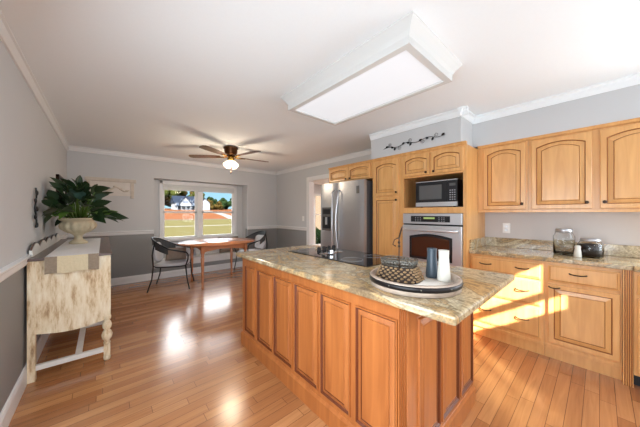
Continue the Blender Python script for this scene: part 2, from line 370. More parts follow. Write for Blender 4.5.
# back wall, behind the camera, with the window that lets the sun in
SX0, SX1, SZ0, SZ1 = .30, 1.56, 1.638, 2.19
b = MB(); b.box(XL, SX0, YB-.12, YB, 0, ZC); b.box(SX1, XR, YB-.12, YB, 0, ZC); b.box(SX0, SX1, YB-.12, YB, 0, SZ0-.0); b.box(SX0, SX1, YB-.12, YB, SZ1+.0, ZC)
struct('wall_back', b, 'wall')
b = MB(); b.box(SX0, SX1, YB-.02, YB, 2.11, 2.19); b.box(SX0, SX1, YB-.02, YB, 1.80, 1.855); b.box(1.437, SX1, YB-.02, YB, 1.855, 2.11); b.box(SX0, SX1, YB-.02, YB, 1.781, 1.789)  # top board and corner filler added to crop the sun patch
b.box(SX0-.07, SX0, YB-.01, YB+.015, SZ0-.07, SZ1+.07); b.box(SX1, SX1+.07, YB-.01, YB+.015, SZ0-.07, SZ1+.07); b.box(SX0, SX1, YB-.01, YB+.015, SZ1, SZ1+.07); b.box(SX0, SX1, YB-.01, YB+.015, SZ0-.07, SZ0)
struct('window_2', b, 'trim')
# soffits above the cabinets
b = MB(); b.box(3.25, XR, YB, .985, 2.075, ZC); b.box(2.88, XR, .985, 2.165, 2.075, ZC)
struct('wall_soffit', b, 'wall')
# crown
def crown_prof(h=.075, d=.05):   # returns (out, z) around from the wall-ceiling corner
    return [(0, ZC), (0, ZC-h), (.012, ZC-h), (.018, ZC-h+.012), (.03, ZC-h*.55), (d*.62, ZC-h*.3), (d-.012, ZC-.016), (d, ZC-.012), (d, ZC)]
cp = crown_prof()
struct('trim_2', MB().sweep_y([(XL+o, z) for o, z in crown_prof(.095, .03)], YB, YF), 'trim')
struct('trim_3', MB().sweep_x([(YF-o, z) for o, z in cp], XL, XR), 'trim')
struct('trim_4', MB().sweep_y([(XR-o, z) for o, z in cp], 2.165, YF), 'trim')
struct('trim_5', MB().sweep_y([(3.25-o, z) for o, z in cp], YB, .985), 'ceil')
b = MB().sweep_y([(2.88-o, z) for o, z in cp], .985-.075, 2.165)
b.sweep_x([(.985-o, z) for o, z in cp], 2.88-.07, 3.25)
struct('trim_6', b, 'ceil')
# chair rail and baseboards
rail = [(0, RZ-.02), (.012, RZ-.015), (.02, RZ), (.022, RZ+.03), (.03, RZ+.042), (.03, RZ+.052), (0, RZ+.056)]
base = [(0, 0), (.018, 0), (.018, .1), (.012, .12), (.006, .13), (0, .13)]
b = MB().sweep_y([(XL+o, z) for o, z in rail], YB, YF); struct('trim_7', b, 'trim')
b = MB().sweep_x([(YF-o, z) for o, z in rail], XL, BX0); b.sweep_x([(YF-o, z) for o, z in rail], BX1, XR); struct('trim_8', b, 'trim')
b = MB().sweep_y([(XR-o, z) for o, z in rail], DY1+.08, YF); struct('trim_9', b, 'trim')
struct('baseboard_left', MB().sweep_y([(XL+o, z) for o, z in base], YB, YF), 'trim')
struct('baseboard_far', MB().sweep_x([(YF-o, z) for o, z in base], XL, XR), 'trim')
struct('baseboard_right', MB().sweep_y([(XR-o, z) for o, z in base], DY1+.08, YF), 'trim')
# door casing
b = MB()
b.box(XR-.018, XR-.001, DY1, DY1+.08, 0, DZ+.08); b.box(XR-.018, XR-.001, DY0-.08, DY0, 0, DZ+.08); b.box(XR-.018, XR-.001, DY0, DY1, DZ, DZ+.08)
b.box(XR-.018, XR+.13, DY1-.015, DY1-.001, 0, DZ); b.box(XR-.018, XR+.13, DY0+.001, DY0+.015, 0, DZ); b.box(XR-.018, XR+.13, DY0, DY1, DZ-.015, DZ-.001)
struct('door_1', b, 'trim', bevel=.004)
# dining window
wn = thing('window_1', None, None, (WX0, BY, WZ0)); wn['kind'] = 'structure'
b = MB(); cw = .06
b.box(WX0, WX0+cw, BY-.02, BY+.06, WZ0, WZ1); b.box(WX1-cw, WX1, BY-.02, BY+.06, WZ0, WZ1)
b.box(WX0, WX1, BY-.02, BY+.06, WZ1-cw, WZ1); b.box(WX0-.02, WX1+.02, BY-.05, BY+.06, WZ0-.03, WZ0+.03)
xm = 1.66; b.box(xm-.05, xm+.05, BY-.005, BY+.06, WZ0, WZ1)
o = b.build('window_frame', 'trim', wn, bevel=.004); o['kind'] = 'structure'
for x0, x1 in ((WX0+cw, xm-.05), (xm+.05, WX1-cw)):
    b = MB(); y0 = BY+.025
    for (zz0, zz1) in ((WZ0+.03, 1.33), (1.33, WZ1-cw)):
        b.box(x0, x0+.035, y0, y0+.03, zz0, zz1); b.box(x1-.035, x1, y0, y0+.03, zz0, zz1)
        b.box(x0, x1, y0, y0+.03, zz0, zz0+.02); b.box(x0, x1, y0, y0+.03, zz1-.02, zz1)
    s_ = b.build('sash', 'trim', wn); s_['kind'] = 'structure'
    g = MB().box(x0+.03, x1-.03, y0+.012, y0+.018, WZ0+.05, WZ1-cw-.01).build('pane', 'glass', s_); g['kind'] = 'structure'
# blind gathered at the top of the window
bl = thing('window_blind', 'white slatted blind drawn up under the top of the dining window', 'blind', ((WX0+WX1)/2, BY-.03, WZ1-.08))
b = MB(); b.box(WX0+.05, WX1-.05, BY-.045, BY+.0, WZ1-.085, WZ1-.035); b.build('headrail', 'trim', bl, bevel=.004)
b = MB()
for i in range(12): b.box(WX0+.06, WX1-.06, BY-.04, BY-.004, WZ1-.20+i*.0095, WZ1-.194+i*.0095)
b.build('slats', 'trim', bl)

# ------------------------------------------------------------------ room beyond the doorway
b = MB(); b.mi(0)
NX0, NX1, NY = 3.66, 7.6, 7.1
b.box(NX1, NX1+.12, YB, NY+.12, 0, ZC); b.box(NX0-.12, 5.3, NY, NY+.12, 0, ZC); b.box(6.7, NX1, NY, NY+.12, 0, ZC)
b.box(5.3, 6.7, NY, NY+.12, 2.05, ZC); b.box(NX0-.12, NX0, YF+.12, NY, 0, ZC)
struct('wall_hall', b, 'wall')
b = MB(); y0 = NY-.01
b.box(5.3, 5.37, y0, NY+.1, 0, 2.05); b.box(6.63, 6.7, y0, NY+.1, 0, 2.05); b.box(5.97, 6.03, y0+.02, NY+.08, 0, 2.0); b.box(5.3, 6.7, y0, NY+.1, 1.98, 2.05)
b.box(5.37, 6.63, y0+.03, NY+.07, .0, .12); b.box(5.37, 6.63, y0+.03, NY+.07, 1.24, 1.27)
d2 = struct('door_2', b, 'trim')
g = MB().box(5.37, 6.63, NY+.05, NY+.056, .12, 1.98).build('pane', 'glass', d2); g['kind'] = 'structure'
# ------------------------------------------------------------------ outdoors
b = MB().box(-60, 120, 7.4, 200, -.7, -.5); struct('ground_lawn', b, 'grass')
b = MB().sweep_x([(79, -.5), (79.05, -.46), (83, -.46), (83, -.5)], -60, 120); struct('ground_road', b, 'asphalt')
b = MB().sweep_x([(38, -.5), (38.02, -.47), (38.8, -.47), (38.8, -.5)], -60, 120); struct('ground_path', b, 'concrete')
b = MB().sweep_x([(84, -.5), (88, .6), (98, 2.5), (160, 4.2), (160, -.5)], -60, 120); struct('ground_bank', b, 'dirt')
dr = MB()
path = [(33.5, 84), (32.7, 88), (31.5, 92), (29, 96), (27, 100)]
hz = lambda y: (-.5+(y-84)*.275 if y < 88 else .6+(y-88)*.19 if y < 98 else 2.5+(y-98)*.027)
dr.loops([[(x-1.4, y, hz(y)+.08), (x+1.4, y, hz(y)+.08), (x+1.4, y, hz(y)-.1), (x-1.4, y, hz(y)-.1)] for x, y in path], sm=False)
struct('ground_driveway', dr, 'concrete')
hs = thing('house', 'white gabled farmhouse with slate roof on the bank beyond the lawn', 'house', (24, 106, 2.7))
b = MB(); b.box(20.5, 28, 106, 114, 2.6, 5.4)
b.prism([(0,0),(3.8,0),(1.9,2.6)], (21.9, 105.6, 5.0), (1,0,0), (0,0,1), (0,1,0), 1)
b.box(21.9, 25.7, 105.6, 107, 2.6, 5.0)
b.box(28.6, 32.2, 104, 110, 2.6, 5.5); b.prism([(0,0),(3.6,0),(1.8,1.7)], (28.6, 104, 5.4), (1,0,0), (0,0,1), (0,1,0), 6)
b.build('wall', 'hwhite', hs)
b = MB(); b.prism([(0,0),(1,0),(4.6,2.7),(8.6,0),(9,0),(4.6,3.0)], (20, 105.9, 5.3), (0,1,0), (0,0,1), (1,0,0), 8.4)
b.prism([(0,0),(9,0),(4.5,2.8)], (20.1, 105.95, 5.3), (0,1,0), (0,0,1), (1,0,0), 8.2)
b.box(20, 27.9, 103.8, 106, 4.0, 4.25)
for sx in (-1, 1):
    b.prism([(0,0),(2.3*sx,-3.0),(2.3*sx,-3.3),(0,-.3)], (23.8, 105.3, 8.0), (1,0,0), (0,0,1), (0,1,0), 2)
    b.prism([(0,0),(2.1*sx,-2.0),(2.1*sx,-2.25),(0,-.25)], (30.4, 103.8, 7.4), (1,0,0), (0,0,1), (0,1,0), 6.4)
b.build('roof', 'hroof', hs)
for x, z0, z1 in ((21.1, 4.4, 5.2), (23.3, 5.3, 6.2), (24.3, 5.3, 6.2), (26.6, 4.4, 5.2)):
    f = MB().box(x-.4, x+.4, 105.5, 105.99, z0, z1).build('window', 'hwin', hs)
for x in (20.6, 22, 23.6, 25.2, 26.9):
    MB().box(x-.1, x+.1, 103.9, 104.1, 2.55, 4.0).build('porch_post', 'hwhite', hs)
for x in (21.2, 24.5, 26.2): MB().box(x-.4, x+.4, 105.5, 105.62 if 21.9 < x < 25.7 else 106.01, 2.7, 3.8).build('door', 'hwin', hs)
def tree(x, y, z, h, r, m, label, group, seed):
    rnd = random.Random(seed)
    t = thing('tree', label, 'tree', (x, y, z), 0, group)
    MB().tube([(x, y, z-.3), (x+.1, y, z+h*.6)], [.28, .14], 8).build('trunk', 'bark', t)
    b = MB()
    for k in range(13):
        a = rnd.random()*2*PI; q = rnd.random()**.5; zz = .2+.7*rnd.random(); rr = r*(.34+.2*rnd.random())*(1.15-.5*zz)
        b.sphere((x+math.cos(a)*q*r*(1.05-zz*.6), y+math.sin(a)*q*r*(1.05-zz*.6), z+zz*h), rr*1.25, 7, (1, 1, 1.05))
    for v in b.v: v += Vector((rnd.uniform(-.22, .22), rnd.uniform(-.22, .22), rnd.uniform(-.22, .22)))
    b.build('crown', m, t)
for i in range(8): tree(16.5+i*2.35, 118+(i%3)*9, 2.9, 13+random.uniform(-1, 1), 3.2, ['tree', 'tree3', 'tree'][i % 3], 'leafy yellow-green tree behind the white farmhouse', 'trees behind the farmhouse', i)
for i in range(4): tree(34.4+i*1.9, 112+(i%2)*4, 2.6, 5.4+random.uniform(-.8, .8)-i*.2, 1.45, 'tree3', 'low autumn-coloured tree right of the farmhouse garage', 'autumn trees right of the farmhouse', 40+i)
for i in range(5): tree(39.5+i*2.7, 126+(i%2)*5, 3.0, 6.6+random.uniform(-.8, 1.0), 2.2, 'tree2', 'dark green tree on the skyline right of the farmhouse', 'dark trees right of the farmhouse', 60+i)
# beyond the doorway of the next room
tag(MB().box(8.0, 16, 14, 14.3, -.5, 3.4).box(7.9, 16.1, 13.8, 14.4, 3.4, 3.6).build('outbuilding', 'beige', loc=(12, 14, -.5)), 'beige outbuilding seen through the doorway beside the refrigerator', 'building')
def bush(x, y, z, r, name, label, m, seed):
    rnd = random.Random(seed); b = MB()
    for k in range(16):
        a = rnd.random()*2*PI; q = rnd.random()
        b.sphere((x+math.cos(a)*q*r*.7, y+math.sin(a)*q*r*.7, z+r*(.35+.7*rnd.random()*(1-q*.5))), r*.4, 6)
    for v in b.v: v += Vector((rnd.uniform(-.04, .04), rnd.uniform(-.04, .04), rnd.uniform(-.04, .04)))
    return tag(b.build(name, m, loc=(x, y, z)), label, 'shrub')
bush(7.4, 9.2, -.5, .9, 'garden_shrub', 'dark green shrub outside the glazed door past the refrigerator', 'tree2', 5)

# ------------------------------------------------------------------ kitchen island
IX0, IX1, IY0, IY1, IZ = 1.045, 1.90, .575, 2.363, .875
isl = thing('kitchen_island', 'maple kitchen island with raised panels and fluted corner', 'island', ((IX0+IX1)/2, (IY0+IY1)/2, 0))
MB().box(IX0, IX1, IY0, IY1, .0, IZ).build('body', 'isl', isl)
b = MB(); o_ = .014
b.box(IX0-o_, IX1+o_, IY0-o_, IY1+o_, 0, .105)
b.loops([[(IX0-q, IY0-q, z), (IX1+q, IY0-q, z), (IX1+q, IY1+q, z), (IX0-q, IY1+q, z)] for q, z in ((o_, .105), (.004, .122), (.001, .124))], sm=False)
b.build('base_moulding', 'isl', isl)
ys = [(2.283, 2.079), (2.024, 1.772), (1.741, 1.495), (1.451, 1.208), (1.169, .931), (.88, .635)]
# frame of stiles and rails laid over the body is modelled by each panel unit
for i, (ya, yb) in enumerate(ys):
    a = MB(); w_ = ya-yb
    O = Vector((IX0-.001, ya, .165)); U, V, N = FX; h_ = .625
    L = lambda i_, d: [O+U*p+V*q+N*d for p, q in ((i_, i_), (w_-i_, i_), (w_-i_, h_-i_), (i_, h_-i_))]
    a.mi(0); a.loops([L(-.008, 0), L(-.006, .012), L(0, .012)], False, False, sm=False)
    a.mi(1); a.loops([L(0, .012), L(.011, .001)], False, False, sm=False)
    a.mi(0); a.loops([L(.011, .001), L(.034, .009)], False, False, sm=False)
    a.mi(1); a.loops([L(.034, .009), L(.038, .004)], False, False, sm=False)
    a.mi(0); a.loops([L(.038, .004), L(.042, .009)], False, True, sm=False)
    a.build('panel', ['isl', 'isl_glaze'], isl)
for xa, xb in ((1.136, 1.36), (1.40, 1.63), (1.67, 1.875)):
    a = MB(); w_ = xb-xa; O = Vector((xa, IY0+.001, .165)); U, V, N = FY; h_ = .625
    L = lambda i_, d: [O+U*p+V*q+N*d for p, q in ((i_, i_), (w_-i_, i_), (w_-i_, h_-i_), (i_, h_-i_))]
    a.mi(0); a.loops([L(-.008, 0), L(-.006, .012), L(0, .012)], False, False, sm=False)
    a.mi(1); a.loops([L(0, .012), L(.011, .001)], False, False, sm=False)
    a.mi(0); a.loops([L(.011, .001), L(.034, .009)], False, False, sm=False)
    a.mi(1); a.loops([L(.034, .009), L(.038, .004)], False, False, sm=False)
    a.mi(0); a.loops([L(.038, .004), L(.042, .009)], False, True, sm=False)
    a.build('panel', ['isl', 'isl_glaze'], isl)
def flutes(mb, O, fr, w_, h_, n, t=.012):
    U, V, N = fr; O = Vector(O); pts = [(0, 0), (0, t)]; gw = w_/(n+.6)
    mats = []
    mb.mi(0); poly = [(0, 0), (0, t)]
    x = gw*.5
    for i in range(n):
        poly += [(x, t), (x+gw*.25, t-.008), (x+gw*.55, t-.008), (x+gw*.8, t)]; x += gw
    poly += [(w_, t), (w_, 0)]
    a = [O+U*p+N*q for p, q in poly]; c = [p+V*h_ for p in a]
    mb.loops([a, c], sm=False)
    mb.mi(1); x = gw*.5
    for i in range(n):
        q = O+U*(x+gw*.12)+N*(t-.006); r = O+U*(x+gw*.68)+N*(t-.006)
        mb.add([q, r, r+V*h_, q+V*h_], [(0, 1, 2, 3)], False); x += gw
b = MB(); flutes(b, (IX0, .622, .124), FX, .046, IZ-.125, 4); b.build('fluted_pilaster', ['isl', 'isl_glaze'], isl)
b = MB(); b.mi(0).box(IX1-.002, IX1+.012, IY0, IY1, .124, IZ-.002)
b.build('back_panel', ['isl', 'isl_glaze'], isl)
tag(MB().box(.985, 1.96, .354, 2.395, IZ, .912).build('island_countertop', 'granite', bevel=.009, loc=(1.47, 1.37, IZ)), 'veined beige and brown granite countertop on the island', 'countertop')

# cooktop
CT = .912
ck = thing('cooktop', 'black glass downdraft cooktop set into the island granite', 'cooktop', (1.67, 1.6, CT))
MB().box(1.425, 1.93, 1.10, 2.12, CT, CT+.006).build('glass_surface', 'blackglass', ck, bevel=.002)
for cx, cy, r in ((1.55, 1.36, .09), (1.80, 1.34, .075), (1.56, 2.0, .075)):
    MB().tube([(cx+r*math.cos(k/32*2*PI), cy+r*math.sin(k/32*2*PI), CT+.0062) for k in range(32)], .0012, 4, closed=True).build('burner_ring', 'legend', ck)
b = MB(); b.box(1.53, 1.80, 1.685, 1.76, CT+.006, CT+.010)
for i in range(9): b.box(1.545+i*.028, 1.555+i*.028, 1.69, 1.755, CT+.010, CT+.013)
b.build('vent_grille', 'chrome', ck, bevel=.001)
for (kx, ky) in ((1.66, 1.90), (1.73, 1.90), (1.80, 1.90), (1.87, 1.90)):
    b = MB(); b.lathe([(.028, 0), (.028, .004), (.023, .006), (.021, .03), (.017, .034)], (kx, ky, CT+.006), 20)
    b.box(kx-.003, kx+.003, ky-.016, ky+.016, CT+.036, CT+.046); b.build('knob', 'black', ck)
b = MB(); b.lathe([(.026, .0), (.028, .006), (.02, .03), (.022, .036)], (1.60, 1.66, CT+.010), 24); b.build('vent_lift', 'chrome', ck)

# ------------------------------------------------------------------ tray with basket and vases
TX, TY, TZ, TR = 1.27, .672, CT, .230
tr = thing('serving_tray', 'round weathered wooden barrel-lid tray with black metal band on the island', 'tray', (TX, TY, TZ))
b = MB(); b.lathe([(TR-.012, .0), (TR, .004), (TR+.002, .05), (TR-.002, .056), (TR-.018, .056), (TR-.02, .022), (.002, .022)], (TX, TY, TZ), 48)
b.build('rim', 'greywood', tr)
b = MB(); n_ = 48; b.loops([[(TX+r_*math.cos(k/n_*2*PI), TY+r_*math.sin(k/n_*2*PI), TZ+z_) for k in range(n_)] for r_, z_ in ((TR-.001, .026), (TR+.0045, .026), (TR+.0045, .05), (TR-.001, .05))], False, False); b.build('metal_band', 'band', tr)
b = MB(); b.lathe([(TR-.021, .0225), (TR-.021, .0245), (.002, .0245)], (TX, TY, TZ), 48); b.build('tray_base', 'whitewash', tr)
b = MB()
for k in range(10): 
    a = k/10*2*PI; MB().sphere((TX+math.cos(a)*(TR+.006), TY+math.sin(a)*(TR+.006), TZ+.039), .0035, 5).build('rivet', 'silver', tr)

z0 = TZ+.0245
# basket
BXc, BYc = 1.243, .742
bk = thing('basket', 'small silver-topped woven basket with tall bent wire handle on the tray', 'basket', (BXc, BYc, z0))
bk_rot = .12
def rl(x, y, hw, hd, n=36, p=4):    # superellipse point ring
    out_ = []
    for k in range(n):
        a = k/n*2*PI; c_, s_ = math.cos(a), math.sin(a); q = (abs(c_)**p+abs(s_)**p)**(-1/p)
        X_, Y_ = hw*c_*q, hd*s_*q
        out_.append((x+X_*math.cos(bk_rot)-Y_*math.sin(bk_rot), y+X_*math.sin(bk_rot)+Y_*math.cos(bk_rot)))
    return out_
b = MB()
Ls = []
for i in range(9):
    q = i/8; hw = .088-.022*q; hd = .118-.03*q; L = rl(BXc, BYc, hw, hd)
    Ls.append([(x, y, z0+q*.078) for x, y in L])
b.loops(Ls)
rnd = random.Random(3)
b.mi(1)
for i in range(6):
    q = (i+.5)/6; L = rl(BXc, BYc, .090-.022*q, .120-.03*q, 22)
    L = L[i%2*2:]+L[:i%2*2]
    for x, y in [((L[j][0]+L[(j+1)%22][0])/2, (L[j][1]+L[(j+1)%22][1])/2) if i%2 else L[j] for j in range(22)]: b.sphere((x+rnd.uniform(-.002, .002), y+rnd.uniform(-.002, .002), z0+.004+q*.070), .0095, 4, (1, 1, .62))
b.build('woven_body', ['basketdark', 'rattan'], bk)
b = MB()
for q in (0, .5, 1):
    L = rl(BXc, BYc, .066+.006*q, .088+.006*q, 36); b.tube([(x, y, z0+.080+.030*q) for x, y in L], .0025, 6, closed=True)
L0 = rl(BXc, BYc, .066, .088, 30); L1 = rl(BXc, BYc, .072, .094, 30)
for k in range(30):
    k2 = (k+1) % 30
    b.tube([(L0[k][0], L0[k][1], z0+.080), (L1[k2][0], L1[k2][1], z0+.110)], .0026, 5); b.tube([(L0[k2][0], L0[k2][1], z0+.080), (L1[k][0], L1[k][1], z0+.110)], .0026, 5)
b.build('filigree_rim', 'silver', bk)
b = MB(); hx, hy = .86*.078, .51*.078
pts = [(BXc-hx, BYc-hy, z0+.02), (BXc-hx*1.06, BYc-hy*1.06, z0+.10), (BXc-hx*.95, BYc-hy*.95, z0+.20)]
for k in range(11):
    a = PI*k/10; pts.append((BXc-hx*.95*math.cos(a)+.012*math.sin(a), BYc-hy*.95*math.cos(a)-.012*math.sin(a), z0+.23+.06*math.sin(a)))
pts += [(BXc+hx*.95, BYc+hy*.95, z0+.20), (BXc+hx*1.06, BYc+hy*1.06, z0+.10), (BXc+hx, BYc+hy, z0+.085)]
b.tube(pts, .0032, 6)
for z_ in (.19, .21, .13): b.sphere((BXc-hx*.97, BYc-hy*.97, z0+z_), .0075, 6)
b.tube([(BXc-hx*.97, BYc-hy*.97, z0+.235), (BXc-hx-.018, BYc-hy+.016, z0+.225), (BXc-hx-.024, BYc-hy+.022, z0+.20), (BXc-hx-.012, BYc-hy+.012, z0+.19)], .0028, 6)
b.build('handle', 'bronze', bk)
def vase(x, y, name, label, m, h):
    b = MB(); b.lathe([(.029, 0), (.033, .004), (.033, .02), (.029, h*.45), (.025, h*.75), (.026, h*.96), (.027, h), (.023, h), (.021, h*.8), (.023, h*.4), (.001, h*.3)], (x, y, z0), 32)
    return tag(b.build(name, m, loc=(x, y, z0)), label, 'vase')
vase(1.407, .632, 'vase', 'slate-blue slim ceramic vase, rear one on the round tray', 'blueCer', .165)
vase(1.38, .556, 'vase', 'cream slim ceramic vase in front of the slate-blue one', 'whitecer', .165)

# ------------------------------------------------------------------ tall cabinets and refrigerator wall
TXF = 2.90; TOPZ = 2.042
def cab_crown(x, y0, y1, z): return [(x, z), (x-.012, z+.004), (x-.02, z+.022), (x-.026, z+.03), (x+.02, z+.03), (x+.02, z)]
def carcass(mb, x0, x1, y0, y1, z0, z1): mb.box(x0, x1, y0, y1, z0, z1)
pc = thing('pantry_cabinet', 'tall narrow maple pantry cabinet between refrigerator and oven', 'cabinet', (TXF, 1.92, 0))
b = MB(); b.box(TXF, XR-.003, 1.705, 2.15, 0, TOPZ); b.sweep_y(cab_crown(TXF, 0, 0, TOPZ), 1.705, 2.15); b.build('body', 'maple', pc)
d = MB(); panel_door(d, (TXF, 2.115, 1.545), FX, .385, .47, arch=.032); d = d.build('door', ['maple', 'glaze'], pc); knob((TXF-.02, 1.755, 1.58), FX, d)
d = MB(); panel_door(d, (TXF, 2.115, .12), FX, .385, 1.40); d = d.build('door', ['maple', 'glaze'], pc); knob((TXF-.02, 1.755, 1.48), FX, d)
oc = thing('oven_cabinet', 'tall maple cabinet holding the wall oven and microwave', 'cabinet', (TXF, 1.32, 0))
b = MB()
b.mi(0); b.box(TXF, XR-.003, .935, .968, 0, TOPZ); b.box(TXF, XR-.003, 1.665, 1.704, 0, TOPZ); b.box(TXF, XR-.003, .968, 1.665, 1.745, TOPZ)
b.box(TXF, XR-.003, .968, 1.665, 1.305, 1.372); b.box(TXF, XR-.003, .968, 1.665, 0, .50); b.sweep_y(cab_crown(TXF, 0, 0, TOPZ), .935, 1.704)
b.mi(1); b.box(XR-.03, XR-.003, .968, 1.665, .5, 1.745)
b.mi(1); b.box(TXF+.01, XR-.03, .968, .972, 1.372, 1.745); b.box(TXF+.01, XR-.03, 1.661, 1.665, 1.372, 1.745)
b.build('body', ['maple', 'maple_in'], oc)
for y_, kx in ((1.668, 1.36), (1.308, 1.275)):
    d = MB(); panel_door(d, (TXF, y_, 1.765), FX, .345, .255, st=.034, arch=.032); d = d.build('door', ['maple', 'glaze'], oc); knob((TXF-.02, kx if y_ > 1.5 else 1.27, 1.79), FX, d)
d = MB(); drawer_front(d, (TXF, 1.66, .14), FX, .685, .32); d = d.build('drawer', ['maple', 'glaze'], oc); pull((TXF-.02, 1.32, .34), FX, d)
# microwave
mw = thing('microwave', 'black and silver countertop microwave in the cabinet niche', 'microwave', (3.12, 1.28, 1.372))
mx0, my0, my1, mz0, mz1 = 2.955, 1.045, 1.53, 1.385, 1.69
MB().box(mx0+.02, mx0+.38, my0, my1, mz0, mz1).build('case', 'black', mw, bevel=.004)
for x in (mx0+.06, mx0+.34):
    for y in (my0+.05, my1-.05): MB().box(x-.012, x+.012, y-.012, y+.012, 1.372, 1.387).build('foot', 'black', mw)
b = MB(); b.mi(0).box(mx0, mx0+.02, my0+.105, my1, mz0+.05, mz1-.009); b.mi(1).box(mx0-.002, mx0+.02, my0, my1, mz0, mz0+.05); b.mi(1).box(mx0-.002, mx0+.02, my0, my1, mz1-.009, mz1)
b.build('door', ['black', 'steel_l'], mw)
MB().box(mx0-.0015, mx0+.01, my0+.17, my1-.045, mz0+.085, mz1-.05).build('door_window', 'mwglass', mw)
p_ = MB().box(mx0, mx0+.02, my0, my0+.103, mz0+.05, mz1-.02).build('control_panel', 'black', mw)
MB().box(mx0-.0015, mx0+.01, my0+.02, my0+.085, mz1-.075, mz1-.045).build('display', 'slot', p_)
b = MB()
for i in range(5):
    for j in range(3): b.box(mx0-.0015, mx0+.01, my0+.02+j*.024, my0+.035+j*.024, mz0+.07+i*.026, mz0+.082+i*.026)
b.build('buttons', 'legend', p_)
# wall oven
ov = thing('wall_oven', 'stainless steel built-in wall oven with arched brown glass window', 'oven', (TXF, 1.32, .51))
oy0, oy1 = .972, 1.662
MB().box(TXF, XR-.05, oy0+.01, oy1-.01, .512, 1.298).build('case', 'steel_side', ov)
cpn = MB().box(TXF-.025, TXF, oy0, oy1, 1.175, 1.30).build('control_panel', 'steel_l', ov, bevel=.004)
MB().box(TXF-.028, TXF-.02, oy0+.12, oy1-.11, 1.20, 1.27).build('control_glass', 'black', cpn)
MB().box(TXF-.0295, TXF-.02, 1.26, 1.39, 1.235, 1.255).build('display', 'display', cpn)
for grp_ in ((1.18, 1.155, 1.21), (1.43, 1.46, 1.49)):
  b = MB()
  for y in grp_:
    for z in (1.21, 1.23, 1.25): b.box(TXF-.0295, TXF-.02, y-.006, y+.006, z-.004, z+.004)
  b.build('keypad', 'legend', cpn)
MB().box(TXF-.004, TXF, oy0, oy1, 1.145, 1.175).build('vent_gap', 'black', ov)
dr_ = MB().box(TXF-.035, TXF-.002, oy0, oy1, .515, 1.158).build('door', 'steel_l', ov, bevel=.005)
b = MB(); b.prism([(0, 0), (.50, 0), (.50, .27)] + [(.50-.5*k/12, .27+.035*math.sin(PI*k/12)) for k in range(1, 12)] + [(0, .27)], (TXF-.034, 1.565, .755), FX[0], FX[1], FX[2], .004)
b.build('door_window_border', 'black', dr_)
b = MB(); b.prism([(0, 0), (.44, 0), (.44, .215)] + [(.44-.44*k/12, .215+.03*math.sin(PI*k/12)) for k in range(1, 12)] + [(0, .215)], (TXF-.034, 1.535, .785), FX[0], FX[1], FX[2], .0055)
b.build('door_window', 'ovenglass', dr_)
b = MB(); pts = [(TXF-.036, 1.63, 1.105), (TXF-.075, 1.62, 1.105)]+[(TXF-.085-.012*math.sin(PI*k/10), 1.60-.56*k/10, 1.105) for k in range(11)]+[(TXF-.075, 1.02, 1.105), (TXF-.036, 1.005, 1.105)]
b.tube(pts, .016, 10); b.build('handle', 'steel_l', dr_)
# refrigerator
FXF, FY0, FY1, FZ = 2.74, 2.19, 3.115, 1.785
fr_ = thing('refrigerator', 'stainless side-by-side refrigerator with ice dispenser', 'refrigerator', (FXF, 2.65, 0))
MB().box(FXF+.075, XR-.03, FY0+.005, FY1-.005, .02, FZ-.01).build('cabinet_shell', 'steel_side', fr_, bevel=.006)
def bowed(y0, y1, z0, z1):
    b = MB(); n = 10; L = []
    for k in range(n+1):
        q = k/n; L.append((FXF+.018*((2*q-1)**4), y0+(y1-y0)*q))
    L += [(FXF+.07, y1), (FXF+.07, y0)]
    b.loops([[(x, y, z0) for x, y in L], [(x, y, z1) for x, y in L]], sm=False); return b
YS = 2.72
dl = bowed(YS+.004, FY1, .07, FZ).build('freezer_door', 'steel', fr_); drr = bowed(FY0, YS-.004, .07, FZ).build('door', 'steel', fr_)
MB().box(FXF+.04, FXF+.08, FY0+.02, FY1-.02, .02, .07).build('kick_grille', 'black', fr_)
for yh, par, sg in ((YS+.055, dl, 1), (YS-.055, drr, -1)):
    b = MB(); pts = [(FXF+.006, yh+sg*.0, .62)]+[(FXF-.03-.035*math.sin(PI*k/12), yh-sg*.03*math.sin(PI*k/12)+sg*.015, .65+.98*k/12) for k in range(13)]+[(FXF+.006, yh, 1.66)]
    b.tube(pts, .013, 10); b.build('handle', 'steel_l', par)
dsp = MB().box(FXF-.004, FXF+.01, 2.83, 3.06, 1.02, 1.40).build('dispenser', 'slot', dl, bevel=.003)
MB().box(FXF-.006, FXF+.01, 2.855, 3.035, 1.06, 1.25).build('dispenser_recess', 'black', dsp)
MB().box(FXF-.006, FXF+.01, 2.86, 3.03, 1.29, 1.37).build('display', 'black', dsp)
MB().box(FXF-.02, FXF+.01, 2.93, 2.965, 1.12, 1.24).build('paddle', 'steel_l', dsp)
MB().box(FXF-.001, FXF+.01, 2.27, 2.32, 1.59, 1.70).build('energy_sticker', 'slot', drr)
# cabinet over the refrigerator
fc = thing('refrigerator_cabinet', 'short two-door maple cabinet mounted above the refrigerator', 'cabinet', (TXF, 2.6, 1.81))
b = MB(); b.box(TXF, XR-.003, 2.152, 3.06, 1.81, TOPZ); b.sweep_y(cab_crown(TXF, 0, 0, TOPZ), 2.152, 3.06); b.build('body', 'maple', fc)
for y_, ky in ((3.03, 2.645), (2.60, 2.56)):
    d = MB(); panel_door(d, (TXF, y_, 1.825), FX, .42, .205, st=.03, arch=.028, field=.02); d = d.build('door', ['maple', 'glaze'], fc); knob((TXF-.02, ky, 1.845), FX, d)

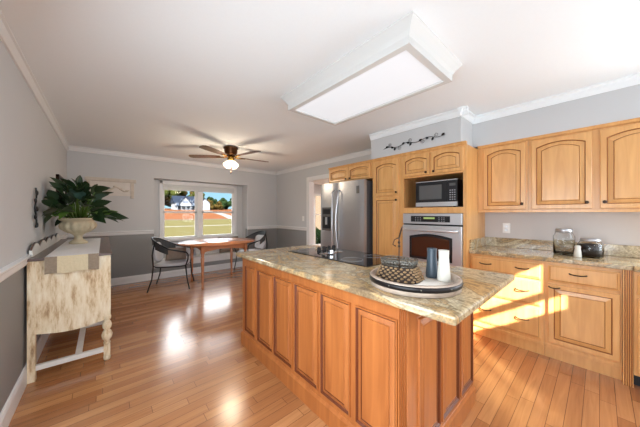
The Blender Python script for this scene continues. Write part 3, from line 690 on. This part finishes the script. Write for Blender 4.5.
# ------------------------------------------------------------------ upper cabinets right
UX, UZ0, UZ1 = 3.27, 1.325, 2.045
def upper(name, label, y0, y1, doors):
    t = thing(name, label, 'cabinet', (UX, (y0+y1)/2, UZ0))
    b = MB(); b.box(UX, XR-.003, y0, y1, UZ0, UZ1); b.sweep_y(cab_crown(UX, 0, 0, UZ1), y0, y1)
    b.box(UX-.012, UX+.02, y0, y1, UZ0-.012, UZ0+.012); b.build('body', 'maple', t)
    for ya, yb, ky in doors:
        d = MB(); panel_door(d, (UX, ya, UZ0+.02), FX, ya-yb, UZ1-UZ0-.035, arch=.038); d = d.build('door', ['maple', 'glaze'], t); knob((UX-.02, ky, UZ0+.075), FX, d)
upper('wall_cabinet', 'single-door maple wall cabinet beside the tall oven cabinet', .484, .934, [(.876, .503, .53)])
upper('wall_cabinet', 'wide double-door maple wall cabinet above the glass jars', -.46, .482, [(.458, .045, .075), (-.002, -.42, -.03)])
upper('wall_cabinet', 'maple wall cabinet past the right edge of the view', -1.3, -.462, [(-.49, -.87, -.84), (-.9, -1.27, -.93)])

# ------------------------------------------------------------------ base cabinets right
BXF = 3.0; BZ = .872
bc = thing('drawer_cabinet', 'maple base cabinet of three wide drawers next to the oven cabinet', 'cabinet', (BXF, .64, 0))
b = MB(); b.box(BXF, XR-.003, .334, .934, .1, BZ); b.box(BXF+.04, XR-.003, .334, .934, 0, .1)
b.box(BXF-.004, BXF+.01, .334, .934, .105, .13); b.build('body', 'maple', bc)
MB().box(BXF+.028, BXF+.04, .334, .934, 0, .09).build('toe_board', 'maple', bc)
for z0_, z1_ in ((.70, .845), (.455, .68), (.16, .435)):
    d = MB(); drawer_front(d, (BXF, .92, z0_), FX, .565, z1_-z0_); d = d.build('drawer', ['maple', 'glaze'], bc)
    pull((BXF-.02, .785, (z0_+z1_)/2+.01), FX, d); pull((BXF-.02, .487, (z0_+z1_)/2+.01), FX, d)
bd = thing('base_cabinet', 'maple base cabinet with one drawer above a raised-panel door', 'cabinet', (BXF, .1, 0))
b = MB(); b.box(BXF, XR-.003, -.115, .332, .1, BZ); b.box(BXF+.04, XR-.003, -.115, .332, 0, .1); b.box(BXF-.004, BXF+.01, -.115, .332, .105, .13); b.build('body', 'maple', bd)
MB().box(BXF+.028, BXF+.04, -.115, .332, 0, .09).build('toe_board', 'maple', bd)
d = MB(); drawer_front(d, (BXF, .305, .70), FX, .41, .145); d = d.build('drawer', ['maple', 'glaze'], bd); pull((BXF-.02, .12, .785), FX, d)
d = MB(); panel_door(d, (BXF, .305, .155), FX, .41, .52); d = d.build('door', ['maple', 'glaze'], bd); pull((BXF-.02, .265, .65), FX, d, .07)
fp = MB(); flutes(fp, (BXF-.02, -.117, .0), FX, .05, BZ, 4, .014); fp.mi(0).box(BXF-.02, XR, -.167, -.117, 0, BZ)
tag(fp.build('fluted_column', ['maple', 'glaze'], loc=(BXF, -.14, 0)), 'fluted maple column ending the run of base cabinets', 'column')
b2 = thing('sink_cabinet', 'maple base cabinet right of the fluted column at frame edge', 'cabinet', (BXF, -.6, 0))
b = MB(); b.box(BXF-.04, XR-.003, -1.05, -.169, .1, BZ); b.box(BXF+.04, XR-.003, -1.05, -.169, 0, .1); b.build('body', 'maple', b2)
MB().box(BXF+.03, BXF+.04, -1.05, -.169, 0, .1).build('toe_board', 'black', b2)
d = MB(); drawer_front(d, (BXF-.04, -.185, .70), FX, .42, .145); d.build('drawer', ['maple', 'glaze'], b2)
d = MB(); panel_door(d, (BXF-.04, -.185, .12), FX, .42, .555); d.build('door', ['maple', 'glaze'], b2)
d = MB(); panel_door(d, (BXF-.04, -.62, .12), FX, .42, .555); d.build('door', ['maple', 'glaze'], b2)
ct = thing('countertop', 'veined brown granite countertop along the right wall with backsplash', 'countertop', (3.25, 0, BZ))
b = MB(); b.box(2.965, XR, -.167, .934, BZ, .91); b.box(2.925, XR, -1.6, -.167, BZ, .91); b.build('slab', 'granite', ct, bevel=.006)
MB().box(3.515, XR, -1.6, .934, .91, 1.015).build('backsplash', 'granite', ct, bevel=.003)
MB().box(2.985, 3.514, .912, .934, .91, 1.015).build('side_splash', 'granite', ct, bevel=.003)

# jars
def jar(x, y, r, h, label, fill, m):
    z = .91; t = thing('glass_jar', label, 'jar', (x, y, z))
    b = MB(); b.lathe([(r*.9, 0), (r, .01), (r, h*.7), (r*.78, h*.86), (r*.74, h*.9), (r*.72, h*.9), (r*.76, h*.85), (r-.005, h*.69), (r-.005, .012), (.002, .008)], (x, y, z), 32); b.build('glass_body', 'jarglass', t)
    b = MB(); b.lathe([(r*.76, h*.86), (r*.8, h*.87), (r*.8, h*.99), (r*.76, h), (.002, h)], (x, y, z), 32); b.build('lid', 'steel', t)
    if m:
        b = MB(); b.lathe([(.002, .013), (r-.008, .013), (r-.008, h*fill), (.002, h*fill+.01)], (x, y, z), 24); b.build('contents', m, t)
jar(3.30, .225, .076, .245, 'taller clear glass jar with steel lid, nearly empty', 0, None)
jar(3.275, .055, .082, .165, 'shorter glass jar with steel lid full of dark coffee beans', .68, 'coffee')
b = MB(); b.lathe([(.024, 0), (.026, .005), (.024, .05), (.019, .075), (.022, .088), (.017, .102), (.001, .106)], (3.195, .13, .91), 20)
tag(b.build('salt_shaker', 'whitecer', loc=(3.195, .13, .91)), 'small white ceramic shaker between the two glass jars', 'shaker')
# outlet and switch plates
def plate(name, label, x, y, z, sw):
    t = thing(name, label, 'outlet' if not sw else 'light switch', (x, y, z))
    MB().box(x-.006, x, y-.036, y+.036, z-.058, z+.058).build('plate', 'outlet', t, bevel=.002)
    if sw: MB().box(x-.010, x-.005, y-.008, y+.008, z-.016, z+.016).build('toggle', 'trim', t)
    else:
        for q in (-.02, .02): MB().box(x-.008, x-.005, y-.014, y+.014, z+q-.013, z+q+.013).build('socket', 'steel_l', t)
plate('power_outlet', 'white double outlet on the wall above the granite backsplash', XR, .72, 1.13, False)
plate('light_switch', 'white switch plate on grey wall left of the doorway', XR, 4.62, 1.18, True)

# ------------------------------------------------------------------ scrolling vine above the oven
vn = thing('vine_wall_decor', 'black metal scrolling leaf vine on the soffit above the cabinets', 'wall decor', (2.88, 1.54, 2.18))
b = MB(); N_ = 40
f = lambda q: (2.862, 1.94-.80*q, 2.172+.018*q+.014*math.sin(q*6*PI))
b.tube([f(k/N_) for k in range(N_+1)], .0035, 6)
for q, s_ in ((.12, 1), (.3, -1), (.48, 1), (.68, -1), (.88, 1)):
    p = f(q); pts = []
    for k in range(22):
        a = k/21*3.2*PI; r = .026*(1-k/30); pts.append((2.862, p[1]+r*math.sin(a)*1.0, p[2]+s_*(.026-r*math.cos(a))))
    b.tube(pts, .002, 5)
for q in (.02, .5, .98): p = f(q); b.cyl((2.88, p[1], p[2]), p, .003, 6)
b.build('stem', 'iron', vn)
for q, an in ((.04, .4), (.14, -.5), (.22, -1.9), (.34, .5), (.42, -.4), (.5, -2.1), (.62, .5), (.72, -.3), (.84, -2.0), (.95, .6)):
    p = f(q); ca, sa = math.cos(an), math.sin(an); L = []
    lf = [(0, 0), (.012, .012), (.028, .013), (.045, 0), (.028, -.013), (.012, -.012)]
    poly = [(p[1]-(x*ca-y*sa), p[2]+(x*sa+y*ca)) for x, y in lf]
    a = MB(); a.loops([[(2.857, y, z) for y, z in poly], [(2.861, y, z) for y, z in poly]], sm=False); a.build('leaf', 'iron', vn)

# ------------------------------------------------------------------ ceiling fixture (2 x 4 ft) and an unseen twin added behind the camera as fill
def fixture(label, x0, x1, y0, y1):
    zb = ZC-.13; t = thing('ceiling_light', label, 'ceiling light', ((x0+x1)/2, (y0+y1)/2, ZC))
    b = MB(); R4 = lambda q, z: [(x0-q, y0-q, z), (x1+q, y0-q, z), (x1+q, y1+q, z), (x0-q, y1+q, z)]
    b.loops([R4(.05, ZC), R4(.05, ZC-.012), R4(.035, ZC-.03), R4(.012, ZC-.06), R4(.0, ZC-.085), R4(0, zb), R4(-.045, zb), R4(-.045, zb+.015), R4(-.05, zb+.015)], False, False, sm=False)
    b.build('frame', 'fixframe', t)
    MB().add(R4(-.048, zb+.013), [(0, 1, 2, 3)]).build('diffuser', 'diff', t)
fixture('long rectangular boxed ceiling light glowing white above the island', 1.33, 1.965, .73, 1.975)
fixture('rectangular boxed fill light added unseen behind the camera', .7, 1.33, -1.4, -.3)

# ------------------------------------------------------------------ ceiling fan
FCX, FCY = 1.61, 4.10
fn = thing('ceiling_fan', 'five-blade bronze ceiling fan with lit glass shades over the dining side', 'ceiling fan', (FCX, FCY, ZC))
b = MB(); b.lathe([(.09, 0), (.115, -.01), (.12, -.03), (.105, -.045), (.10, -.10), (.085, -.13), (.05, -.145), (.002, -.146)], (FCX, FCY, ZC), 32); b.build('motor_housing', 'bronze2', fn)
b = MB(); b.lathe([(.03, -.146), (.045, -.16), (.06, -.19), (.05, -.22), (.025, -.235), (.02, -.26), (.002, -.262)], (FCX, FCY, ZC), 24); b.build('light_kit', 'brass', fn)
for k in range(5):
    a = math.radians(-3+72*k); ca, sa = math.cos(a), math.sin(a); zb = ZC-.165
    P = lambda r, s_, dz=0: (FCX+ca*r-sa*s_, FCY+sa*r+ca*s_, zb+dz+s_*.14)
    b = MB(); top = []; 
    outl = [(.17, -.045), (.30, -.058), (.55, -.066), (.655, -.062), (.685, -.03), (.685, .03), (.655, .062), (.55, .066), (.30, .058), (.17, .045)]
    b.loops([[P(r, s_, -.003) for r, s_ in outl], [P(r, s_, .003) for r, s_ in outl]], sm=False)
    bl_ = b.build('blade', 'blade', fn)
    b = MB(); b.tube([P(.07, 0, .0), P(.12, 0, -.012), P(.18, 0, -.007), P(.24, 0, -.006)], [.012, .01, .012, .008], 8)
    b.build('blade_arm', 'brass', bl_)
for k in range(4):
    a = math.radians(20+90*k); ca, sa = math.cos(a), math.sin(a); c = Vector((FCX, FCY, ZC-.205))
    ax = Vector((ca*.75, sa*.75, -.9)).normalized(); p0 = c+ax*.05
    b = MB(); b.tube([c+ax*.03, p0, p0+ax*.02, p0+ax*.05, p0+ax*.09, p0+ax*.105], [.012, .02, .032, .044, .05, .058], 16); b.build('lamp_shade', 'shade', fn)
b = MB(); b.tube([(FCX, FCY, ZC-.26), (FCX, FCY, ZC-.42)], .0015, 5); b.sphere((FCX, FCY, ZC-.43), .01, 8, (1, 1, 1.5)); b.build('pull_chain', 'bronze2', fn)
ld = bpy.data.lights.new('fan_lamp', 'POINT'); lo = bpy.data.objects.new('fan_lamp', ld); COL.objects.link(lo); lo.location = (FCX, FCY, ZC-.40); ld.energy = 17; ld.color = (1, .85, .65); ld.shadow_soft_size = .13

# ------------------------------------------------------------------ dining table
TBX, TBY, TBZ = 1.66, 4.84, .77
tb = thing('dining_table', 'oval cherry wood dining table with turned legs by the window', 'table', (TBX, TBY, 0))
b = MB(); b.lathe([(.63, -.026), (.68, -.022), (.695, -.012), (.69, 0), (.002, 0)], (TBX, TBY, TBZ), 56, sy=.88); b.build('tabletop', 'cherry', tb)
b = MB()
lx, ly = .385, .34
def apron(p, q):
    p = Vector(p); q = Vector(q); d = (q-p); L = d.length; U = d.normalized(); n_ = Vector((-U.y, U.x, 0)); poly = [(0, 0), (L, 0)]
    poly += [(L-L*k/20, -.12+.045*math.sin(PI*k/20)) for k in range(21)]
    b.prism(poly, (p.x, p.y, TBZ-.026), U, (0,0,1), n_, .02)
apron((TBX-lx, TBY-ly, 0), (TBX+lx, TBY-ly, 0)); apron((TBX+lx, TBY-ly, 0), (TBX+lx, TBY+ly, 0)); apron((TBX+lx, TBY+ly, 0), (TBX-lx, TBY+ly, 0)); apron((TBX-lx, TBY+ly, 0), (TBX-lx, TBY-ly, 0))
b.build('apron', 'cherry', tb)
for sx in (-1, 1):
    for sy in (-1, 1):
        b = MB(); b.box(TBX+sx*lx-.028, TBX+sx*lx+.028, TBY+sy*ly-.028, TBY+sy*ly+.028, TBZ-.16, TBZ-.027)
        b.lathe([(.018, 0), (.022, .01), (.016, .05), (.02, .2), (.026, .42), (.03, .53), (.02, .545), (.03, .56), (.024, .58), (.028, .606)], (TBX+sx*lx, TBY+sy*ly, 0), 16); b.build('leg', 'cherry', tb)
# ------------------------------------------------------------------ metal armchairs (local: faces +x)
def armchair(label, loc, rz):
    t = thing('armchair', label, 'chair', loc, rz, 'metal dining armchairs'); t['_w'] = (0, 0, 0)
    def rail(z, r0, spread=0): return None
    b = MB(); sw, sdp = .26, .25
    Y = lambda k: -1+2*k
    # seat frame
    ring = []
    for k in range(24):
        a = k/24*2*PI; c_, s_ = math.cos(a), math.sin(a); q = (abs(c_)**4+abs(s_)**4)**-.25
        ring.append((sdp*c_*q, sw*s_*q, .40))
    b.tube(ring, .011, 8, closed=True); b.build('seat_frame', 'iron', t, local=True)
    b = MB(); b.loops([[(x*.98, y*.98, .40) for x, y, z in ring], [(x*1.0, y*1.0, .415) for x, y, z in ring], [(x*1.0, y*1.0, .445) for x, y, z in ring], [(x*.9, y*.9, .455) for x, y, z in ring]]); b.build('seat_cushion', 'cushion', t, local=True)
    for sx, sy in ((1, 1), (1, -1), (-1, 1), (-1, -1)):
        b = MB(); b.tube([(sx*.24, sy*.24, .40), (sx*.26, sy*.245, .2), (sx*(.30 if sx > 0 else .32), sy*.26, .0)], [.012, .011, .01], 8); b.build('leg', 'iron', t, local=True)
    # arm and back rail: sweeping U
    b = MB(); pts = []
    for k in range(33):
        q = -1+2*k/32; a = q*PI/2*1.0
        if abs(q) > .62:
            u = (abs(q)-.62)/.38; pts.append((.0+u*.26, math.copysign(.30, q), .70-.06*u))
        else:
            a = q/.62*PI/2; pts.append((-.30*math.cos(a)*1.05, .30*math.sin(a), .70+.18*math.cos(a)))
    b.tube(pts, .013, 8)
    for s_ in (-1, 1):
        b.tube([(.26, s_*.30, .64), (.285, s_*.298, .60), (.28, s_*.28, .52), (.24, s_*.255, .40)], .011, 8)
        b.tube([(-.215*1.05, s_*.215, .82), (-.26, s_*.22, .6), (-.24, s_*.235, .40)], .011, 8)
    b.build('arm_rail', 'iron', t, local=True)
    b = MB(); A = []; B = []
    for k in range(17):
        a = (-1+2*k/16)*PI/2*.95; A.append((-.30*math.cos(a)*1.05, .295*math.sin(a), .69+.18*math.cos(a))); B.append((-.31*math.cos(a), .29*math.sin(a), .60+.13*math.cos(a)))
    A2 = [(x+.008, y*.98, z) for x, y, z in A]; B2 = [(x+.008, y*.98, z) for x, y, z in B]
    for i in range(16): b.add([A[i], A[i+1], B[i+1], B[i], A2[i], A2[i+1], B2[i+1], B2[i]], [(0,1,2,3), (4,7,6,5), (0,4,5,1), (3,2,6,7)])
    b.build('back_mesh', 'wicker', t, local=True)
    # upright back cushion
    b = MB(); Ls = []
    for x_, q in ((-.235, .9), (-.225, 1), (-.19, 1), (-.175, .88)):
        Ls.append([(x_-.05*(z-.46)/.35, y*q, z_) for y, z, z_ in [(math.copysign(min(.2, abs(.23*math.cos(a))), math.cos(a)), .46+.34*(.5+.5*math.sin(a)), .46+.17+(.17*q)*max(-.94, min(.94, 1.15*math.sin(a)))) for a in [k/24*2*PI for k in range(24)]]])
    b.loops(Ls); b.build('back_cushion', 'cushion', t, local=True)
    return t
ch = armchair('dark metal armchair with grey cushions, left of the dining table', (.93, 5.02, 0), math.radians(-22))
c2 = copy_tree(ch); c2.location = (2.56, 5.28, 0); c2.rotation_euler = (0, 0, math.radians(187)); c2['label'] = 'dark metal armchair on the right side of the dining table, near the corner'
def pillow(name, label, m, loc, rot, w_=.36, h_=.36, d_=.11):
    b = MB(); n = 10; Ls = []
    for side in (1,):
        pass
    vs = []; fs = []
    for s_ in (1, -1):
        o0 = len(vs)
        for i in range(n+1):
            for j in range(n+1):
                u, v = -1+2*i/n, -1+2*j/n; th = d_/2*((1-u**4)*(1-v**4))**.6
                pin = 1-.07*(1-abs(u))*0-.08*(1-u*u)*abs(v)**3*0; vs.append((s_*th, u*w_/2*(1-.07*(1-v*v)), v*h_/2*(1-.07*(1-u*u))))
        for i in range(n):
            for j in range(n):
                a = o0+i*(n+1)+j; q = (a, a+1, a+n+2, a+n+1); fs.append(q if s_ > 0 else q[::-1])
    b.add(vs, fs, True); o = b.build(name, m); o.location = loc; o.rotation_euler = rot
    return tag(o, label, 'pillow')
pillow('throw_pillow', 'taupe and grey throw pillow resting in the left dining armchair', 'pillow', (1.0, 5.14, .56), (0, math.radians(-20), math.radians(-100)), .34, .24, .11)
pillow('throw_pillow', 'pale blue-grey pillow leaning on the window ledge behind the left armchair', 'pillow2', (1.28, 5.98, .53), (0, math.radians(-15), math.radians(-90)), .55, .34, .12)
pillow('throw_pillow', 'taupe pillow leaning on the window ledge behind the right armchair', 'pillow', (2.3, 5.98, .55), (0, math.radians(-15), math.radians(-90)), .5, .38, .12)

# ------------------------------------------------------------------ sideboard on the left
SBX0, SBX1, SBY0, SBY1, SBZ = -.437, .045, 2.87, 4.78, .955
sb = thing('sideboard', 'distressed cream sideboard with dark top and turned front leg, against left wall', 'sideboard', ((SBX0+SBX1)/2, (SBY0+SBY1)/2, 0))
MB().box(SBX0-.015, SBX1+.012, SBY0-.015, SBY1+.015, SBZ-.022, SBZ).build('top', 'darktop', sb, bevel=.003)
b = MB(); pb = [(SBX0+.035, .33)]
for k in range(13): pb.append((SBX0+.035+(SBX1-SBX0-.07)*k/12, .365-.03*math.sin(PI*k/12)))
b.loops([[(x, SBY0+.012, z) for x, z in pb[1:]]+[(SBX1-.035, SBY0+.012, SBZ-.022), (SBX0+.035, SBY0+.012, SBZ-.022)], [(x, SBY0+.03, z) for x, z in pb[1:]]+[(SBX1-.035, SBY0+.03, SBZ-.022), (SBX0+.035, SBY0+.03, SBZ-.022)]], sm=False)
b.build('end_panel', 'distress', sb)
MB().box(SBX0, SBX1-.01, SBY0+.031, SBY1, .37, SBZ-.023).build('body', 'distress', sb)
for y_, h__ in ((3.0, .6), (3.62, .6), (4.2, .5)):
    MB().box(SBX1-.012, SBX1+.006, y_, y_+.5, .42, SBZ-.07).build('door', 'distress', sb)
for x_, y_ in ((SBX0+.02, SBY0+.03), (SBX0+.02, SBY1-.03)):
    MB().box(x_-.022, x_+.022, y_-.025, y_+.022, 0, SBZ-.023).build('leg', 'distress', sb, bevel=.003)
for x_, y_ in ((SBX1-.022, SBY0+.03), (SBX1-.022, SBY1-.03)):
    b = MB(); b.box(x_-.024, x_+.024, y_-.026, y_+.024, .40, SBZ-.023); b.box(x_-.022, x_+.022, y_-.022, y_+.022, .05, .14)
    b.lathe([(.018, 0), (.024, .01), (.026, .03), (.02, .05)], (x_, y_, 0), 16)
    b.lathe([(.02, .14), (.026, .155), (.018, .17), (.034, .195), (.04, .225), (.03, .255), (.018, .27), (.03, .285), (.034, .31), (.028, .335), (.018, .35), (.028, .365), (.03, .385), (.022, .40)], (x_, y_, 0), 20)
    b.build('leg', 'distress', sb)
b = MB()
for y_ in (SBY0+.03, SBY1-.03): b.box(SBX0+.04, SBX1-.045, y_-.015, y_+.015, .08, .118)
xm_ = -.16; b.box(xm_-.02, xm_+.02, SBY0+.045, SBY1-.045, .082, .116)
b.box(xm_+.02, SBX1-.03, 3.6, 3.63, .085, .115)
b.build('stretcher', 'whitewash', sb)
# scalloped gallery along the wall
b = MB(); pts = [(SBY0+.1, 0)]
for k in range(41):
    y = SBY0+.1+1.6*k/40; pts.append((y, .05+.045*abs(math.sin(k/40*PI*5))))
pts.append((SBY0+1.7, 0))
b.loops([[(SBX0-.004, y, SBZ+z) for y, z in pts], [(SBX0+.014, y, SBZ+z) for y, z in pts]], sm=False); gb = b.build('gallery_back', 'whitewash', sb)
b = MB(); b.tube([(SBX0+.005, y, SBZ+z+.004) for y, z in pts[1:-1]], .007, 6); b.build('gallery_edge', 'darktop', gb)
# runner
rn = thing('table_runner', 'white linen table runner with burlap end hanging over the sideboard', 'table runner', (-.2, 3.6, SBZ))
RX0, RX1 = -.345, -.03
b = MB(); b.box(RX0, RX1, SBY0-.018, SBY1-.2, SBZ+.0005, SBZ+.004)
b.build('runner_top', 'runner', rn)
b = MB(); n = 14; A = []; B = []
for k in range(n+1):
    x = RX0+(RX1-RX0)*k/n; w_ = .004*math.sin(k*1.3); A.append((x, SBY0-.0225, SBZ+.004)); B.append((x, SBY0-.024+w_, SBZ-.13+.004*math.sin(k*.8)))
for i in range(n):
    b.mi(1 if (i < 3 or i > 10) else 0)
    q = [A[i], A[i+1], B[i+1], B[i]]; q2 = [(x, y+.0035, z) for x, y, z in q]
    b.add(q+q2, [(0,1,2,3), (4,7,6,5), (0,4,5,1), (3,2,6,7), (0,3,7,4), (1,5,6,2)])
b.build('hanging_end', ['burlap', 'stripe'], rn)
# urn
UX_, UY_ = -.215, 3.92; UZ = SBZ+.004
ur = thing('urn', 'weathered cream footed garden urn standing on the sideboard runner', 'urn', (UX_, UY_, UZ))
wob = lambda a, z: 1+(.05*math.cos(a*14) if .13 < z < .24 else 0)
b = MB(); b.lathe([(.075, 0), (.08, .015), (.066, .03), (.04, .05), (.032, .075), (.04, .095), (.055, .11), (.10, .135), (.142, .17), (.152, .205), (.142, .235), (.13, .25), (.145, .262), (.162, .275), (.166, .288), (.152, .292), (.125, .275), (.115, .24), (.002, .23)], (UX_, UY_, UZ), 84, wob); b.build('bowl', 'stone', ur)
b = MB(); b.lathe([(.12, .242), (.118, .262), (.002, .268)], (UX_, UY_, UZ), 24); b.build('soil', 'soil', ur)
# plant
PZ = UZ+.27
pl = thing('potted_plant', 'bushy dark green broad-leaved plant growing from the urn', 'plant', (UX_, UY_, PZ))
rnd = random.Random(11)
def leaf(mb, p, d, L, W):
    d = Vector(d).normalized(); side = d.cross(Vector((0,0,1)))
    if side.length < .1: side = Vector((1,0,0))
    side.normalize(); side = (Matrix.Rotation(rnd.uniform(-1.1, 1.1), 3, d) @ side); up = side.cross(d); n = 8; C = []; A = []; B = []
    for i in range(n+1):
        q = i/n; wd = W*math.sin(PI*q**.8)*(1-.15*q); c = Vector(p)+d*(L*q)+Vector((0,0,-1))*(L*.3*q*q)
        C.append(c); A.append(c+side*wd+up*wd*.3); B.append(c-side*wd+up*wd*.3)
    vs = A+C+B; fs = []
    for i in range(n): fs += [(i, i+1, n+1+i+1, n+1+i), (n+1+i, n+1+i+1, 2*n+2+i+1, 2*n+2+i)]
    mb.add(vs, fs, True)
stems = MB(); LB = {'leaf': MB(), 'leaf2': MB(), 'leaf3': MB()}
for k in range(66):
    a = k*2.39996+rnd.uniform(-.3, .3); el = math.radians(rnd.choice((5, 15, 25, 40, 55, 70, 85))+rnd.uniform(-6, 6)); L = rnd.uniform(.2, .42)
    cx_, cy_, cz_ = math.cos(a)*math.cos(el), math.sin(a)*math.cos(el), math.sin(el)
    p = Vector((UX_+cx_*.05, UY_+cy_*.06, PZ-.02)); e = p+Vector((cx_*.62, cy_*1.2, cz_*.98))*L
    if cx_ < 0: e.x = p.x+cx_*.15; e.y += math.copysign(.08, cy_)
    m1 = (p+e)/2+Vector((0, 0, .05))
    stems.tube([p, m1, e], [.006, .005, .003], 5)
    for j in range(rnd.choice((2, 2, 3))):
        dd = Vector((cx_+rnd.uniform(-.4, .4), cy_+rnd.uniform(-.5, .5), cz_*.8+rnd.uniform(-.3, .45)))
        base_p = e if j == 0 else m1*(.2*j)+e*(1-.2*j)
        LL = rnd.uniform(.16, .25)
        if base_p.x+dd.normalized().x*LL < -.42: dd.x = (-.42-base_p.x)/LL
        leaf(LB[rnd.choice(('leaf', 'leaf', 'leaf', 'leaf2' if rnd.random() < .4 else 'leaf', 'leaf3' if cx_ > 0 else 'leaf'))], base_p, dd, LL, rnd.uniform(.032, .055))
for m_, q in LB.items():
    for v in q.v: v.x = max(-.446, v.x)
stems.build('stems', 'leaf2', pl)
allb = MB()
for i, (m_, q) in enumerate(LB.items()):
    o0 = len(allb.v); allb.mi(i); allb.add(q.v, q.f, True)
fo = allb.build('foliage', ['leaf', 'leaf2', 'leaf3'], pl); fo['kind'] = 'stuff'
# wall pieces
f1 = thing('picture_frame', 'dark wooden picture frame on the left wall behind the plant', 'picture frame', (XL, 5.0, 1.65))
b = MB(); y0, y1, z0_, z1_ = 4.55, 5.45, 1.50, 1.80
for q in ((y0, y1, z0_, z0_+.04), (y0, y1, z1_-.04, z1_), (y0, y0+.05, z0_, z1_), (y1-.05, y1, z0_, z1_), ((y0+y1)/2-.03, (y0+y1)/2+.03, z0_, z1_)): b.box(XL, XL+.03, *q)
b.build('frame', 'bronze', f1); MB().box(XL, XL+.012, y0+.03, y1-.03, z0_+.03, z1_-.03).build('picture', 'whitewash', f1)
ar = thing('carved_wall_panel', 'pale carved wooden panel hanging on the far wall left of window', 'wall decor', (.1, YF, 1.75))
b = MB(); b.box(-.24, .46, YF-.05, YF, 1.87, 1.93); b.box(-.22, -.17, YF-.035, YF, 1.55, 1.87); b.box(.38, .43, YF-.035, YF, 1.58, 1.87); b.build('frame', 'artwood', ar, bevel=.004)
b = MB(); b.box(-.17, .38, YF-.02, YF, 1.62, 1.87); b.build('panel', 'whitewash', ar)
b = MB()
b.tube([(-.14+.5*k/20, YF-.026, 1.74+.035*math.sin(k/20*4*PI)) for k in range(21)], .012, 6)
for k in range(6): b.sphere((-.1+.085*k, YF-.024, 1.75+.04*math.cos(k*2)), .026, 6, (1, .5, .8))
b.build('carving', 'artwood', ar)
wd_ = thing('metal_wall_ornament', 'narrow dark metal ornament on the left wall beside the plant', 'wall decor', (XL, 3.2, 1.35))
b = MB(); b.tube([(XL+.015, 3.22+.03*math.sin(k/12*3*PI), 1.18+.34*k/12) for k in range(13)], .007, 6)
for k in range(5): b.sphere((XL+.018, 3.22+.03*(-1)**k, 1.2+.07*k), .02, 6, (.5, 1, 1.2))
b.build('scrollwork', 'iron', wd_)
for o in bpy.data.objects:
    if '_w' in o: del o['_w']
